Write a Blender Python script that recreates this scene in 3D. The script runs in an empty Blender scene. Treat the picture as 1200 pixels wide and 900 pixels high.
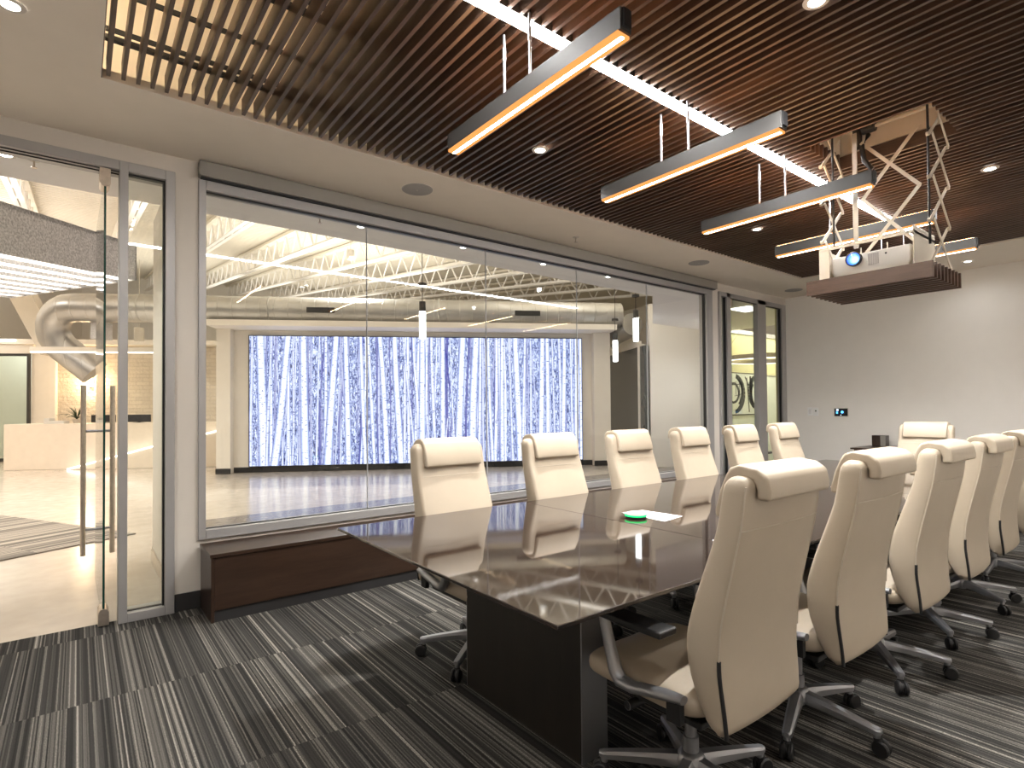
import bpy, bmesh, math, random
from mathutils import Vector, Matrix
random.seed(7)
C = bpy.context.scene.collection
PI = math.pi
R = math.radians

# ------------------------------------------------------------------ materials
class NT:
    def __init__(s, name):
        s.m = bpy.data.materials.new(name); s.m.use_nodes = True
        s.n = s.m.node_tree.nodes; s.l = s.m.node_tree.links
        s.n.clear(); s.out = s.n.new('ShaderNodeOutputMaterial')
    def node(s, t, **kw):
        x = s.n.new(t)
        for k, v in kw.items():
            if k.startswith('i_'):
                x.inputs[k[2:].replace('_', ' ')].default_value = v
            else: setattr(x, k, v)
        return x
    def link(s, a, b): s.l.new(a, b)
    def surf(s, o): s.link(o, s.out.inputs['Surface']); return s.m
    def coord(s): return s.node('ShaderNodeTexCoord').outputs['Object']
    def math(s, op, a, b=None, c=None):
        x = s.node('ShaderNodeMath', operation=op)
        for i, v in enumerate((a, b, c)):
            if v is None: continue
            if isinstance(v, (int, float)): x.inputs[i].default_value = v
            else: s.link(v, x.inputs[i])
        return x.outputs[0]
    def mapping(s, vec, scale=(1, 1, 1), rot=(0, 0, 0)):
        x = s.node('ShaderNodeMapping'); s.link(vec, x.inputs[0])
        x.inputs['Scale'].default_value = scale; x.inputs['Rotation'].default_value = rot
        return x.outputs[0]
    def noise(s, vec, scale, detail=2, rough=.5):
        x = s.node('ShaderNodeTexNoise'); x.inputs['Scale'].default_value = scale
        x.inputs['Detail'].default_value = detail; x.inputs['Roughness'].default_value = rough
        if vec is not None: s.link(vec, x.inputs['Vector'])
        return x.outputs['Fac']
    def ramp(s, fac, stops, interp='LINEAR'):
        x = s.node('ShaderNodeValToRGB'); cr = x.color_ramp; cr.interpolation = interp
        while len(cr.elements) < len(stops): cr.elements.new(.5)
        for e, (p, c) in zip(cr.elements, stops):
            e.position = p; e.color = (*c, 1) if len(c) == 3 else c
        s.link(fac, x.inputs[0]); return x.outputs[0]
    def bsdf(s, col=None, rough=.5, metal=0., **kw):
        b = s.node('ShaderNodeBsdfPrincipled')
        if col is not None:
            if isinstance(col, tuple): b.inputs['Base Color'].default_value = (*col, 1)
            else: s.link(col, b.inputs['Base Color'])
        if isinstance(rough, (int, float)): b.inputs['Roughness'].default_value = rough
        else: s.link(rough, b.inputs['Roughness'])
        b.inputs['Metallic'].default_value = metal
        for k, v in kw.items():
            b.inputs[k.replace('_', ' ')].default_value = v
        return b
    def bump(s, b, h, dist=.002, strength=.5):
        x = s.node('ShaderNodeBump'); x.inputs['Distance'].default_value = dist
        x.inputs['Strength'].default_value = strength
        s.link(h, x.inputs['Height']); s.link(x.outputs[0], b.inputs['Normal'])

def plain(name, col, rough=.5, metal=0., var=.06, vs=6., bump=0., bs=200., **kw):
    t = NT(name); co = t.coord()
    f = t.noise(co, vs, 3)
    c0 = tuple(max(0, c * (1 - var)) for c in col); c1 = tuple(min(1, c * (1 + var)) for c in col)
    b = t.bsdf(t.ramp(f, [(.3, c0), (.7, c1)]), rough, metal, **kw)
    if bump: t.bump(b, t.noise(co, bs, 2), bump)
    return t.surf(b.outputs[0])
def emit(name, col, strength):
    t = NT(name); e = t.node('ShaderNodeEmission')
    e.inputs[0].default_value = (*col, 1); e.inputs[1].default_value = strength
    return t.surf(e.outputs[0])
def glass(name, tint=(.97, .99, .98), ior=1.5, rough=0.):
    t = NT(name); lw = t.node('ShaderNodeLayerWeight'); lw.inputs[0].default_value = .5
    f0 = ((ior - 1) / (ior + 1)) ** 2
    fo = t.math('ADD', f0, t.math('MULTIPLY', t.math('POWER', lw.outputs['Facing'], 5.), 1 - f0))
    tr = t.node('ShaderNodeBsdfTransparent'); tr.inputs[0].default_value = (*tint, 1)
    gl = t.node('ShaderNodeBsdfGlossy'); gl.inputs['Roughness'].default_value = rough
    mx = t.node('ShaderNodeMixShader'); t.link(fo, mx.inputs[0])
    t.link(tr.outputs[0], mx.inputs[1]); t.link(gl.outputs[0], mx.inputs[2])
    return t.surf(mx.outputs[0])
def wood(name, c0, c1, rough=.35, axis='y', scale=14., bump=.0004, **kw):
    t = NT(name); co = t.coord()
    sc = {'x': (.12, 1, 1), 'y': (1, .12, 1), 'z': (1, 1, .12)}[axis]
    m = t.mapping(co, sc)
    f = t.noise(m, scale, 5, .65); g = t.noise(m, scale * 6, 3, .6)
    v = t.math('ADD', t.math('MULTIPLY', f, .65), t.math('MULTIPLY', g, .35))
    b = t.bsdf(t.ramp(v, [(.35, c0), (.65, c1)]), rough, **kw)
    if bump: t.bump(b, g, bump, .4)
    return t.surf(b.outputs[0])

M = {}
M['wall'] = plain('wall_paint_dimmed', (.68, .635, .58), .85, var=.015, bump=.0006, bs=350)  # room wall paint darkened, the dimmer light is put into the colour
M['soffit'] = plain('ceiling_paint', (.90, .83, .74), .9, var=.012, bump=.0004, bs=300)
M['white'] = plain('white_paint', (.84, .79, .72), .85, var=.015)
M['cream_steel'] = plain('cream_steel_paint', (.74, .68, .575), .65, var=.03)
M['base_black'] = plain('rubber_base', (.022, .021, .022), .55)
M['alu'] = plain('anodised_aluminium', (.42, .412, .412), .45, .4, var=.02)
M['alu_dark'] = plain('gasket', (.012, .012, .013), .5)
M['blind'] = plain('blind_housing', (.31, .295, .27), .5, .35, var=.02)
M['steel'] = plain('brushed_steel', (.66, .58, .50), .3, .9, var=.08, vs=40)
M['chair_alu'] = plain('polished_aluminium', (.36, .365, .385), .40, .8, var=.03)
M['black'] = plain('black_plastic', (.014, .014, .015), .42, var=.1)
M['leather'] = plain('cream_leather', (.475, .405, .315), .46, var=.025, vs=9, bump=.0005, bs=260)
M['piping'] = plain('leather_piping', (.53, .47, .385), .5)
M['slat'] = wood('walnut_slat', (.046, .026, .018), (.115, .066, .045), .42, 'y', 9)
M['bar'] = plain('pendant_housing', (.045, .043, .041), .55, 0., var=.08, vs=3)
M['bench'] = wood('bench_veneer', (.026, .0135, .0085), (.046, .025, .016), .28, 'x', 10)
M['pedestal'] = wood('pedestal_veneer', (.012, .010, .008), (.020, .016, .012), .45, 'z', 12)
M['joist'] = plain('joist_paint', (.84, .80, .75), .6, var=.02)
M['soffit_lobby'] = plain('lobby_soffit_paint', (.90, .88, .87), .85, var=.01)
M['wall_lit'] = plain('wall_paint_lit', (.93, .90, .855), .85, var=.01)  # same wall paint lightened, the brighter light is put into the colour
M['office_wall_pale'] = plain('pale_office_wall', (.86, .87, .84), .8, var=.02)
M['cage'] = plain('white_powder_coat', (.64, .58, .49), .5, var=.03)
M['projector'] = plain('projector_shell', (.66, .64, .60), .4, var=.02)
M['duct_dark'] = plain('grille_dark', (.02, .02, .02), .6)
M['felt'] = plain('grey_felt', (.62, .61, .605), .95, var=.35, vs=60)
M['desk'] = plain('solid_surface', (.80, .70, .58), .4, var=.03)
M['plate'] = plain('switch_plate_white', (.95, .95, .94), .35, var=.005)
M['paper'] = plain('paper', (.82, .80, .80), .6, var=.02)
M['leaf'] = plain('leaf', (.03, .055, .02), .5, var=.4, vs=30)
M['pot'] = plain('plant_pot', (.5, .45, .38), .6)
M['speaker'] = plain('speaker_grille', (.40, .38, .37), .7, var=.04, vs=300)
M['charcoal'] = plain('charcoal_panel', (.055, .062, .064), .22, var=.08, vs=2)
M['sheet'] = plain('partition_white', (.72, .70, .60), .7, var=.02)
M['office'] = plain('office_wall', (.72, .70, .42), .8, var=.02)
M['office_low'] = plain('office_lower_panel', (.76, .82, .76), .35, var=.02)
M['glass'] = glass('clear_glass')
M['glass_green'] = glass('green_tinted_glass', (.93, .97, .935))
M['edge'] = plain('glass_edge', (.008, .05, .038), .15)
M['seam'] = plain('glass_joint', (.50, .50, .52), .4)
M['led_white'] = emit('linear_led', (1, .98, .95), 40)
M['led_warm'] = emit('warm_led', (1, .76, .48), 30)
M['led_up'] = emit('warm_uplight', (1, .52, .24), 13)
M['led_halo'] = emit('warm_led_halo', (1, .38, .10), .52)  # bloom halo of the LED given as an emissive colour
M['spot'] = emit('downlight_lamp', (1, .95, .88), 14)
M['pend'] = emit('pendant_tube', (.98, .98, 1), 3.)
M['disc_dim'] = emit('round_lamp_disc', (1, .97, .92), 1.1)
M['strip'] = emit('felt_strip_led', (1, .90, .78), 2.4)
M['strip_low'] = emit('low_led', (1, .94, .84), 2.2)
M['green'] = emit('green_ring', (.01, .75, .16), 1.1)
M['blue'] = emit('blue_icon', (.10, .42, 1), 1.2)
M['lilac'] = emit('pale_icon', (.75, .85, 1), 1.2)
M['screen_off'] = plain('dark_screen', (.012, .012, .014), .15)
M['sconce'] = emit('sconce_lamp', (1, .72, .38), 12)
M['trim_white'] = plain('downlight_trim', (.70, .66, .60), .5)
M['ink'] = plain('brush_ink', (.045, .05, .05), .8, var=.7, vs=16)
M['canvas'] = plain('canvas', (.80, .84, .80), .8, var=.03)

def mat_table():
    t = NT('lacquered_top'); co = t.coord()
    m = t.mapping(co, (.25, 1.6, 1))
    f = t.noise(m, 5, 6, .6)
    b = t.bsdf(t.ramp(f, [(.3, (.016, .010, .008)), (.7, (.034, .022, .017))]), t.ramp(t.noise(co, 3, 3), [(.3, (.03,) * 3), (.7, (.055,) * 3)]))
    b.inputs['IOR'].default_value = 1.68
    return t.surf(b.outputs[0])
M['table'] = mat_table()

def mat_carpet():
    t = NT('striped_carpet_tile'); co = t.coord()
    s = t.node('ShaderNodeSeparateXYZ'); t.link(co, s.inputs[0]); x, y = s.outputs[0], s.outputs[1]
    row = t.math('FLOOR', t.math('DIVIDE', t.math('ADD', y, 10 - 3.935 + .93 * 3), .93))
    wob = t.math('MULTIPLY', t.math('SUBTRACT', t.noise(co, 90, 1), .5), .004)
    xs = t.math('ADD', x, wob)
    def white(v, r, k):
        c = t.node('ShaderNodeCombineXYZ'); t.link(v, c.inputs[0]); t.link(r, c.inputs[1]); c.inputs[2].default_value = k
        w = t.node('ShaderNodeTexWhiteNoise'); w.noise_dimensions = '3D'; t.link(c.outputs[0], w.inputs['Vector'])
        return w.outputs['Value']
    xr = t.math('ADD', xs, t.math('MULTIPLY', row, .137))
    fine = white(t.math('FLOOR', t.math('DIVIDE', xr, .0056)), row, 1.)
    mid = white(t.math('FLOOR', t.math('DIVIDE', xr, .0115)), row, 2.)
    wide = white(t.math('FLOOR', t.math('DIVIDE', xr, .075)), row, 3.)
    c = t.node('ShaderNodeCombineXYZ'); t.link(t.math('MULTIPLY', x, 330), c.inputs[0]); t.link(t.math('MULTIPLY', y, 150), c.inputs[1])
    tuft = t.noise(c.outputs[0], 1., 1)
    v = t.math('ADD', t.math('MULTIPLY', t.math('POWER', fine, 2.2), .50), t.math('MULTIPLY', t.math('MULTIPLY', mid, t.math('ADD', wide, .25)), .42))
    v = t.math('MULTIPLY', v, t.math('ADD', .45, t.math('MULTIPLY', tuft, 1.1)))
    col = t.ramp(v, [(.0, (.017, .0165, .016)), (.26, (.047, .045, .042)), (.56, (.130, .122, .110)), (.90, (.38, .355, .315))])
    b = t.bsdf(col, .95); b.inputs['Specular IOR Level'].default_value = .15
    t.bump(b, t.math('ADD', tuft, fine), .004, .5)
    return t.surf(b.outputs[0])
M['carpet'] = mat_carpet()

def mat_rug():
    t = NT('striped_lobby_rug'); co = t.coord()
    s = t.node('ShaderNodeSeparateXYZ'); t.link(co, s.inputs[0])
    w = t.node('ShaderNodeTexWhiteNoise'); w.noise_dimensions = '2D'
    c = t.node('ShaderNodeCombineXYZ')
    t.link(t.math('FLOOR', t.math('DIVIDE', s.outputs[1], .028)), c.inputs[0])
    t.link(t.math('FLOOR', t.math('DIVIDE', s.outputs[0], .9)), c.inputs[1])
    t.link(c.outputs[0], w.inputs['Vector'])
    col = t.ramp(w.outputs['Value'], [(.0, (.10, .088, .072)), (.6, (.22, .19, .155)), (1., (.42, .37, .30))])
    return t.surf(t.bsdf(col, .95).outputs[0])
M['rug'] = mat_rug()

def mat_concrete(name, c0, c1, r0, r1):
    t = NT(name); co = t.coord()
    f = t.noise(co, 1.1, 6, .6); g = t.noise(co, 7, 4)
    v = t.math('ADD', t.math('MULTIPLY', f, .7), t.math('MULTIPLY', g, .3))
    b = t.bsdf(t.ramp(v, [(.3, c0), (.7, c1)]), t.ramp(g, [(.2, (r0,) * 3), (.8, (r1,) * 3)]))
    b.inputs['IOR'].default_value = 1.6
    return t.surf(b.outputs[0])
M['concrete'] = mat_concrete('polished_concrete', (.50, .44, .37), (.62, .55, .47), .10, .24)
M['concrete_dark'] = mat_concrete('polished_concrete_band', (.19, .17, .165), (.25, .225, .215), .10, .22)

def mat_duct():
    t = NT('spiral_duct_steel'); co = t.coord()
    w = t.node('ShaderNodeTexWave'); w.wave_type = 'BANDS'; w.bands_direction = 'X'; w.wave_profile = 'SAW'
    w.inputs['Scale'].default_value = 1.15; w.inputs['Distortion'].default_value = 0
    t.link(co, w.inputs['Vector'])
    edge = t.ramp(w.outputs['Fac'], [(.0, (0, 0, 0)), (.06, (1, 1, 1)), (.94, (1, 1, 1)), (1., (0, 0, 0))])
    f = t.noise(co, 2.2, 3)
    b = t.bsdf(t.ramp(f, [(.3, (.42, .41, .39)), (.7, (.54, .53, .51))]), .36, .85)
    t.bump(b, edge, .006, .8)
    return t.surf(b.outputs[0])
M['duct'] = mat_duct()

def mat_brick():
    t = NT('whitewashed_brick'); co = t.coord()
    br = t.node('ShaderNodeTexBrick')
    br.inputs['Color1'].default_value = (.70, .62, .51, 1); br.inputs['Color2'].default_value = (.62, .545, .45, 1)
    br.inputs['Mortar'].default_value = (.57, .50, .41, 1)
    br.inputs['Scale'].default_value = 1; br.inputs['Mortar Size'].default_value = .008
    br.inputs['Brick Width'].default_value = .36; br.inputs['Row Height'].default_value = .11
    t.link(t.mapping(co, (1, 1, 1), (R(90), 0, 0)), br.inputs['Vector'])
    b = t.bsdf(br.outputs['Color'], .9)
    h = t.math('ADD', t.math('MULTIPLY', br.outputs['Fac'], -1), t.math('MULTIPLY', t.noise(co, 14, 4), 1.2))
    t.bump(b, h, .03, .8)
    return t.surf(b.outputs[0])
M['brick'] = mat_brick()

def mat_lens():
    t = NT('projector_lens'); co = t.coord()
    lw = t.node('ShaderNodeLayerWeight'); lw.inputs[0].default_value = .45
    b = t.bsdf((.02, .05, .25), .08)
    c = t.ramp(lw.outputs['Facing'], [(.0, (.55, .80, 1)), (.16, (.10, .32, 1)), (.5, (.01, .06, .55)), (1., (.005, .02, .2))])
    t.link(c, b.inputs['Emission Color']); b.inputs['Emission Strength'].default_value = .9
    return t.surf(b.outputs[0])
M['lens'] = mat_lens()

def mat_screen(strength):
    # picture of a birch stand on the lit video wall; per-corner data: r = position across a trunk, g = brightness, b = trunk flag
    t = NT('video_wall_picture'); co = t.coord()
    at = t.node('ShaderNodeAttribute'); at.attribute_name = 'pic'
    s = t.node('ShaderNodeSeparateColor'); t.link(at.outputs['Color'], s.inputs[0])
    u, lvl, flag = s.outputs[0], s.outputs[1], s.outputs[2]
    # undergrowth
    f1 = t.noise(t.mapping(co, (9, 1, 2.4)), 3.2, 5, .7)
    f2 = t.noise(t.mapping(co, (26, 1, 17)), 1.6, 3, .7)
    ff = t.math('ADD', t.math('MULTIPLY', f1, .55), t.math('MULTIPLY', f2, .45))
    bg = t.ramp(ff, [(.37, (.012, .014, .05)), (.44, (.055, .07, .20)), (.50, (.27, .33, .64)), (.575, (.82, .87, 1.))])
    # bark
    shade = t.ramp(u, [(.0, (.09, .12, .33)), (.14, (.44, .50, .80)), (.34, (.90, .92, 1.)), (.68, (.97, .98, 1)), (.88, (.52, .59, .88)), (1., (.10, .13, .36))])
    mk = t.noise(t.mapping(co, (13, 1, 34)), 1.2, 2, .5)
    mk2 = t.noise(t.mapping(co, (6, 1, 1.4)), 2.4, 3, .6)
    spots = t.ramp(mk, [(.615, (1, 1, 1)), (.65, (.12, .15, .36))])
    tone = t.ramp(mk2, [(.3, (.84, .87, 1)), (.6, (1, 1, 1))])
    def mul(a, b_):
        m = t.node('ShaderNodeMix'); m.data_type = 'RGBA'; m.blend_type = 'MULTIPLY'; m.inputs[0].default_value = 1
        t.link(a, m.inputs[6]); t.link(b_, m.inputs[7]); return m.outputs[2]
    bark = mul(mul(shade, spots), tone)
    g = t.node('ShaderNodeCombineColor')
    for i in range(2): t.link(lvl, g.inputs[i])
    t.link(t.math('ADD', t.math('MULTIPLY', lvl, .7), .3), g.inputs[2])
    bark = mul(bark, g.outputs[0])
    m = t.node('ShaderNodeMix'); m.data_type = 'RGBA'; t.link(flag, m.inputs[0]); t.link(bg, m.inputs[6]); t.link(bark, m.inputs[7])
    e = t.node('ShaderNodeEmission'); t.link(m.outputs[2], e.inputs[0]); e.inputs[1].default_value = strength
    return t.surf(e.outputs[0])
M['screen'] = mat_screen(.64)

# ------------------------------------------------------------------ geometry helpers
class MB:
    def __init__(s): s.v = []; s.f = []
    def add(s, vs, fs):
        o = len(s.v); s.v += [tuple(p) for p in vs]; s.f += [tuple(i + o for i in f) for f in fs]; return s
    def box(s, x0, x1, y0, y1, z0, z1, mat=None):
        vs = [Vector((x, y, z)) for x in (x0, x1) for y in (y0, y1) for z in (z0, z1)]
        if mat is not None: vs = [mat @ p for p in vs]
        return s.add(vs, [(0, 1, 3, 2), (4, 6, 7, 5), (0, 4, 5, 1), (2, 3, 7, 6), (0, 2, 6, 4), (1, 5, 7, 3)])
    def tube(s, pts, r, n=10, cap=True, ry=None, up=None):
        pts = [Vector(p) for p in pts]; rings = []
        rs = r if isinstance(r, (list, tuple)) else [r] * len(pts)
        for i, p in enumerate(pts):
            d = (pts[min(i + 1, len(pts) - 1)] - pts[max(i - 1, 0)]).normalized()
            a = Vector(up) if up else (Vector((0, 0, 1)) if abs(d.z) < .9 else Vector((1, 0, 0)))
            e1 = d.cross(a).normalized(); e2 = e1.cross(d).normalized()
            k = rs[i]; k2 = (ry if ry is not None else k)
            if isinstance(k2, (list, tuple)): k2 = k2[i]
            rings.append([p + e1 * (k * math.cos(2 * PI * j / n)) + e2 * (k2 * math.sin(2 * PI * j / n)) for j in range(n)])
        return s.loft(rings, cap)
    def loft(s, rings, cap=True, close=True):
        n = len(rings[0]); vs = [p for r_ in rings for p in r_]; fs = []
        for i in range(len(rings) - 1):
            for j in range(n if close else n - 1):
                k = (j + 1) % n
                fs.append((i * n + j, i * n + k, (i + 1) * n + k, (i + 1) * n + j))
        if cap:
            fs.append(tuple(range(n))[::-1]); fs.append(tuple((len(rings) - 1) * n + j for j in range(n)))
        return s.add(vs, fs)
    def lathe(s, prof, c=(0, 0, 0), n=32, axis='z', cap=True):
        rings = []
        for r, h in prof:
            ring = []
            for j in range(n):
                a = 2 * PI * j / n; q = (r * math.cos(a), r * math.sin(a), h)
                if axis == 'x': q = (h, q[0], q[1])
                elif axis == 'y': q = (q[0], h, q[1])
                ring.append(Vector(c) + Vector(q))
            rings.append(ring)
        return s.loft(rings, cap)
    def prism(s, poly, a0, a1, axis='x'):
        def P(p, a): return {'x': (a, p[0], p[1]), 'y': (p[0], a, p[1]), 'z': (p[0], p[1], a)}[axis]
        return s.loft([[P(p, a0) for p in poly], [P(p, a1) for p in poly]])
    def bar(s, p0, p1, w, h, up=(0, 0, 1)):
        p0 = Vector(p0); p1 = Vector(p1); d = (p1 - p0).normalized(); u = Vector(up)
        e1 = d.cross(u).normalized(); e2 = e1.cross(d)
        rings = [[p + e1 * (a * w / 2) + e2 * (b * h / 2) for a, b in ((-1, -1), (1, -1), (1, 1), (-1, 1))] for p in (p0, p1)]
        return s.loft(rings)
    def superbox(s, c, h, p=6., q=4., nu=40, nv=14):
        def sg(a, e): return math.copysign(abs(a) ** (2 / e), a)
        rings = []
        for i in range(nv + 1):
            ph = -PI / 2 + PI * i / nv; ph = max(-PI / 2 + .02, min(PI / 2 - .02, ph))
            k = sg(math.cos(ph), q); z = sg(math.sin(ph), q)
            rings.append([Vector((c[0] + h[0] * k * sg(math.cos(2 * PI * j / nu), p), c[1] + h[1] * k * sg(math.sin(2 * PI * j / nu), p), c[2] + h[2] * z)) for j in range(nu)])
        return s.loft(rings)
    def build(s, name, mat, parent=None, bevel=0, seg=2, smooth=False, loc=None, tm=None):
        me = bpy.data.meshes.new(name)
        vs = s.v
        if tm is not None: vs = [tuple(tm @ Vector(p)) for p in vs]
        if loc is not None: vs = [(p[0] - loc[0], p[1] - loc[1], p[2] - loc[2]) for p in vs]
        me.from_pydata(vs, [], s.f)
        bm = bmesh.new(); bm.from_mesh(me); bmesh.ops.recalc_face_normals(bm, faces=bm.faces); bm.to_mesh(me); bm.free()
        me.materials.append(M[mat] if isinstance(mat, str) else mat)
        o = bpy.data.objects.new(name, me); C.objects.link(o)
        if loc is not None: o.location = loc
        if parent is not None: o.parent = parent
        if smooth:
            for p in me.polygons: p.use_smooth = True
            try: me.set_sharp_from_angle(angle=R(40 if smooth is True else smooth))
            except Exception: pass
        if bevel:
            b = o.modifiers.new('bevel', 'BEVEL'); b.width = bevel; b.segments = seg; b.limit_method = 'ANGLE'; b.angle_limit = R(40)
            for p in me.polygons: p.use_smooth = True
            b.harden_normals = True
            try: me.set_sharp_from_angle(angle=R(40))
            except Exception: pass
        return o
def tag(o, label=None, cat=None, group=None, kind=None):
    if label: o['label'] = label
    if cat: o['category'] = cat
    if group: o['group'] = group
    if kind: o['kind'] = kind
    return o
def thing(name, loc, label, cat, group=None, rz=0):
    o = bpy.data.objects.new(name, None); C.objects.link(o); o.location = loc; o.rotation_euler = (0, 0, rz)
    o.empty_display_size = .1
    return tag(o, label, cat, group)
def struct(mb, name, mat, parent=None, **kw):
    o = mb.build(name, mat, parent, **kw)
    if parent is None: o['kind'] = 'structure'
    return o
def copy_tree(o, parent=None):
    c = o.copy(); C.objects.link(c)
    if parent is not None: c.parent = parent
    for ch in list(o.children): copy_tree(ch, c)
    return c
def lamp(kind, loc, energy, col=(1, 1, 1), soft=.05, rot=None, **kw):
    l = bpy.data.lights.new('lamp', kind); l.energy = energy; l.color = col
    if kind in ('POINT', 'SPOT'): l.shadow_soft_size = soft
    for k, v in kw.items(): setattr(l, k, v)
    o = bpy.data.objects.new('lamp', l); C.objects.link(o); o.location = loc
    if rot: o.rotation_euler = rot
    return o
RZ = R(-30)
LM = Matrix.Rotation(RZ, 4, 'Z')
def L(u, n, z=0): return LM @ Vector((u, n, z))

# ------------------------------------------------------------------ camera
f_px, yaw, pit, rol, cy = 654.759332, 0.660940898, 0.0171663871, -0.00839482415, 467.79762
H = 1.33
d = Vector((math.sin(yaw) * math.cos(pit), math.cos(yaw) * math.cos(pit), math.sin(pit)))
r0 = Vector((math.cos(yaw), -math.sin(yaw), 0)); u0 = r0.cross(d)
rr = r0 * math.cos(rol) + u0 * math.sin(rol); uu = -r0 * math.sin(rol) + u0 * math.cos(rol)
cam = bpy.data.cameras.new('camera'); co = bpy.data.objects.new('camera', cam); C.objects.link(co)
co.matrix_world = Matrix(((rr.x, uu.x, -d.x, 0), (rr.y, uu.y, -d.y, 0), (rr.z, uu.z, -d.z, H), (0, 0, 0, 1)))
cam.sensor_width = 36; cam.lens = f_px / 1200 * 36; cam.shift_y = (cy - 450) / 1200; cam.clip_start = .02
bpy.context.scene.camera = co

# ------------------------------------------------------------------ room dimensions
W0, W1 = 4.33, 4.45            # glass wall
XE = 8.90; XF = -1.30; YR = -.58; ZC = 3.046
OX0, OX1, OY0, OY1 = .088, 7.700, .290, 3.523   # opening for the slat ceiling

struct(MB().box(XF - .1, XE + .1, YR - .1, W1 - .06, -.06, 0), 'floor', 'carpet')
c = MB()
c.box(XF, OX0, YR, W0, ZC, ZC + .05).box(OX1, XE, YR, W0, ZC, ZC + .05)
c.box(OX0, OX1, YR, OY0, ZC, ZC + .05).box(OX0, OX1, OY1, W0, ZC, ZC + .05)
struct(c, 'ceiling', 'soffit')
# plenum above the slats
c = MB(); zt = 4.05
c.box(OX0 - .7, OX1 + .1, OY0 - .1, OY1 + .1, zt, zt + .05)
c.box(OX0 - .75, OX0 - .7, OY0 - .1, OY1 + .1, ZC + .05, zt).box(OX1 + .05, OX1 + .1, OY0 - .1, OY1 + .1, ZC + .05, zt)
c.box(OX0 - .7, OX1 + .1, OY0 - .15, OY0 - .1, ZC + .05, zt).box(OX0 - .7, OX1 + .1, OY1 + .1, OY1 + .15, ZC + .05, zt)
struct(c, 'ceiling_plenum', 'cream_steel')
struct(MB().box(XE, XE + .1, YR - .1, W1, 0, ZC + .05), 'wall_back', 'wall_lit')
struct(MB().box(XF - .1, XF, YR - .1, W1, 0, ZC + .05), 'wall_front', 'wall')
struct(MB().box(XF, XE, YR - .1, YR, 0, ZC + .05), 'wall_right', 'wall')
w = MB()
w.box(XF, -1.06, W0, W1, 0, ZC + .05)
w.box(-1.06, .51, W0, W1, 2.93, ZC + .05)
w.box(.51, .65, W0, W1, 0, ZC + .05)
w.box(.65, 6.83, W0, W1, 0, .455).box(.65, 6.83, W0, W1, 2.925, ZC + .05)
w.box(6.83, 6.985, W0, W1, 0, ZC + .05)
w.box(6.985, 8.85, W0, W1, 2.93, ZC + .05)
w.box(8.85, XE, W0, W1, 0, ZC + .05)
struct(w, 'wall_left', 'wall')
struct(MB().box(.512, .665, W0 - .014, W0, 0, .115), 'baseboard_left', 'base_black', bevel=.003)
struct(MB().box(XE - .014, XE, YR, W0, 0, .115), 'baseboard_back', 'base_black', bevel=.003)

# window
wf = MB()
wf.box(.65, .695, W0 - .02, W1 - .02, .455, 2.925).box(6.69, 6.83, W0 - .02, W1 - .02, .455, 2.925)
wf.box(.695, 6.69, W0 - .02, W1 - .02, 2.858, 2.925).box(.695, 6.69, W0 - .02, W1 - .02, .455, .518)
win = struct(wf, 'window_1', 'alu', bevel=.003)
g = MB()
xs = [.695, 1.889, 3.097, 4.314, 5.510, 6.69]
for a, b in zip(xs[:-1], xs[1:]): g.box(a + .003, b - .003, W0 + .045, W0 + .057, .518, 2.858)
g.build('glass_pane', 'glass', win)
g = MB()
for a in xs[1:-1]: g.box(a - .003, a + .003, W0 + .0445, W0 + .0575, .518, 2.858)
g.build('glass_joint', 'seam', win)
g = MB()
g.box(.695, 6.69, W0 + .015, W0 + .045, 2.848, 2.858).box(.695, 6.69, W0 + .03, W0 + .045, .518, .524)
g.box(6.678, 6.69, W0 + .01, W0 + .045, .518, 2.858)
g.build('gasket', 'alu_dark', win)

# blind housing above the window
bl = thing('roller_blind', (3.76, W0 - .035, 2.926), 'long grey metal roller blind housing above the wide window', 'blind')
MB().box(.648, 6.875, W0 - .07, W0, 2.935, 3.04).build('housing', 'blind', bl, bevel=.004, loc=None, tm=Matrix.Translation(-Vector(bl.location)))
MB().box(.66, 6.86, W0 - .05, W0 - .012, 2.926, 2.937).build('slot', 'alu_dark', bl, tm=Matrix.Translation(-Vector(bl.location)))

# door 1 frame and sidelite
fr = MB()
fr.box(.205, .252, W0 - .03, W1 + .01, 0, 2.93).box(.455, .51, W0 - .03, W1 + .01, 0, 2.93)
fr.box(-1.06, .205, W0 - .03, W1 + .01, 2.868, 2.93).box(.252, .455, W0 - .03, W1 + .01, 2.868, 2.93).box(.252, .455, W0 - .03, W1 + .01, 0, .056)
fr.box(-1.12, -1.06, W0 - .03, W1 + .01, 0, 2.93)
d1 = struct(fr, 'door_1', 'alu', bevel=.003)
MB().box(.252, .455, W0 + .045, W0 + .055, .056, 2.868).build('sidelite_glass', 'glass', d1)
g = MB()
g.box(.444, .455, W0 + .005, W0 + .045, .056, 2.868).box(.252, .455, W0 + .01, W0 + .045, 2.858, 2.868).box(.252, .455, W0 + .02, W0 + .045, .056, .061)
g.box(-1.06, .205, W0 + .0, W0 + .006, 2.862, 2.868).box(-1.06, .205, W0 + .05, W0 + .056, 2.862, 2.868)
g.build('gasket', 'alu_dark', d1)
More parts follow.
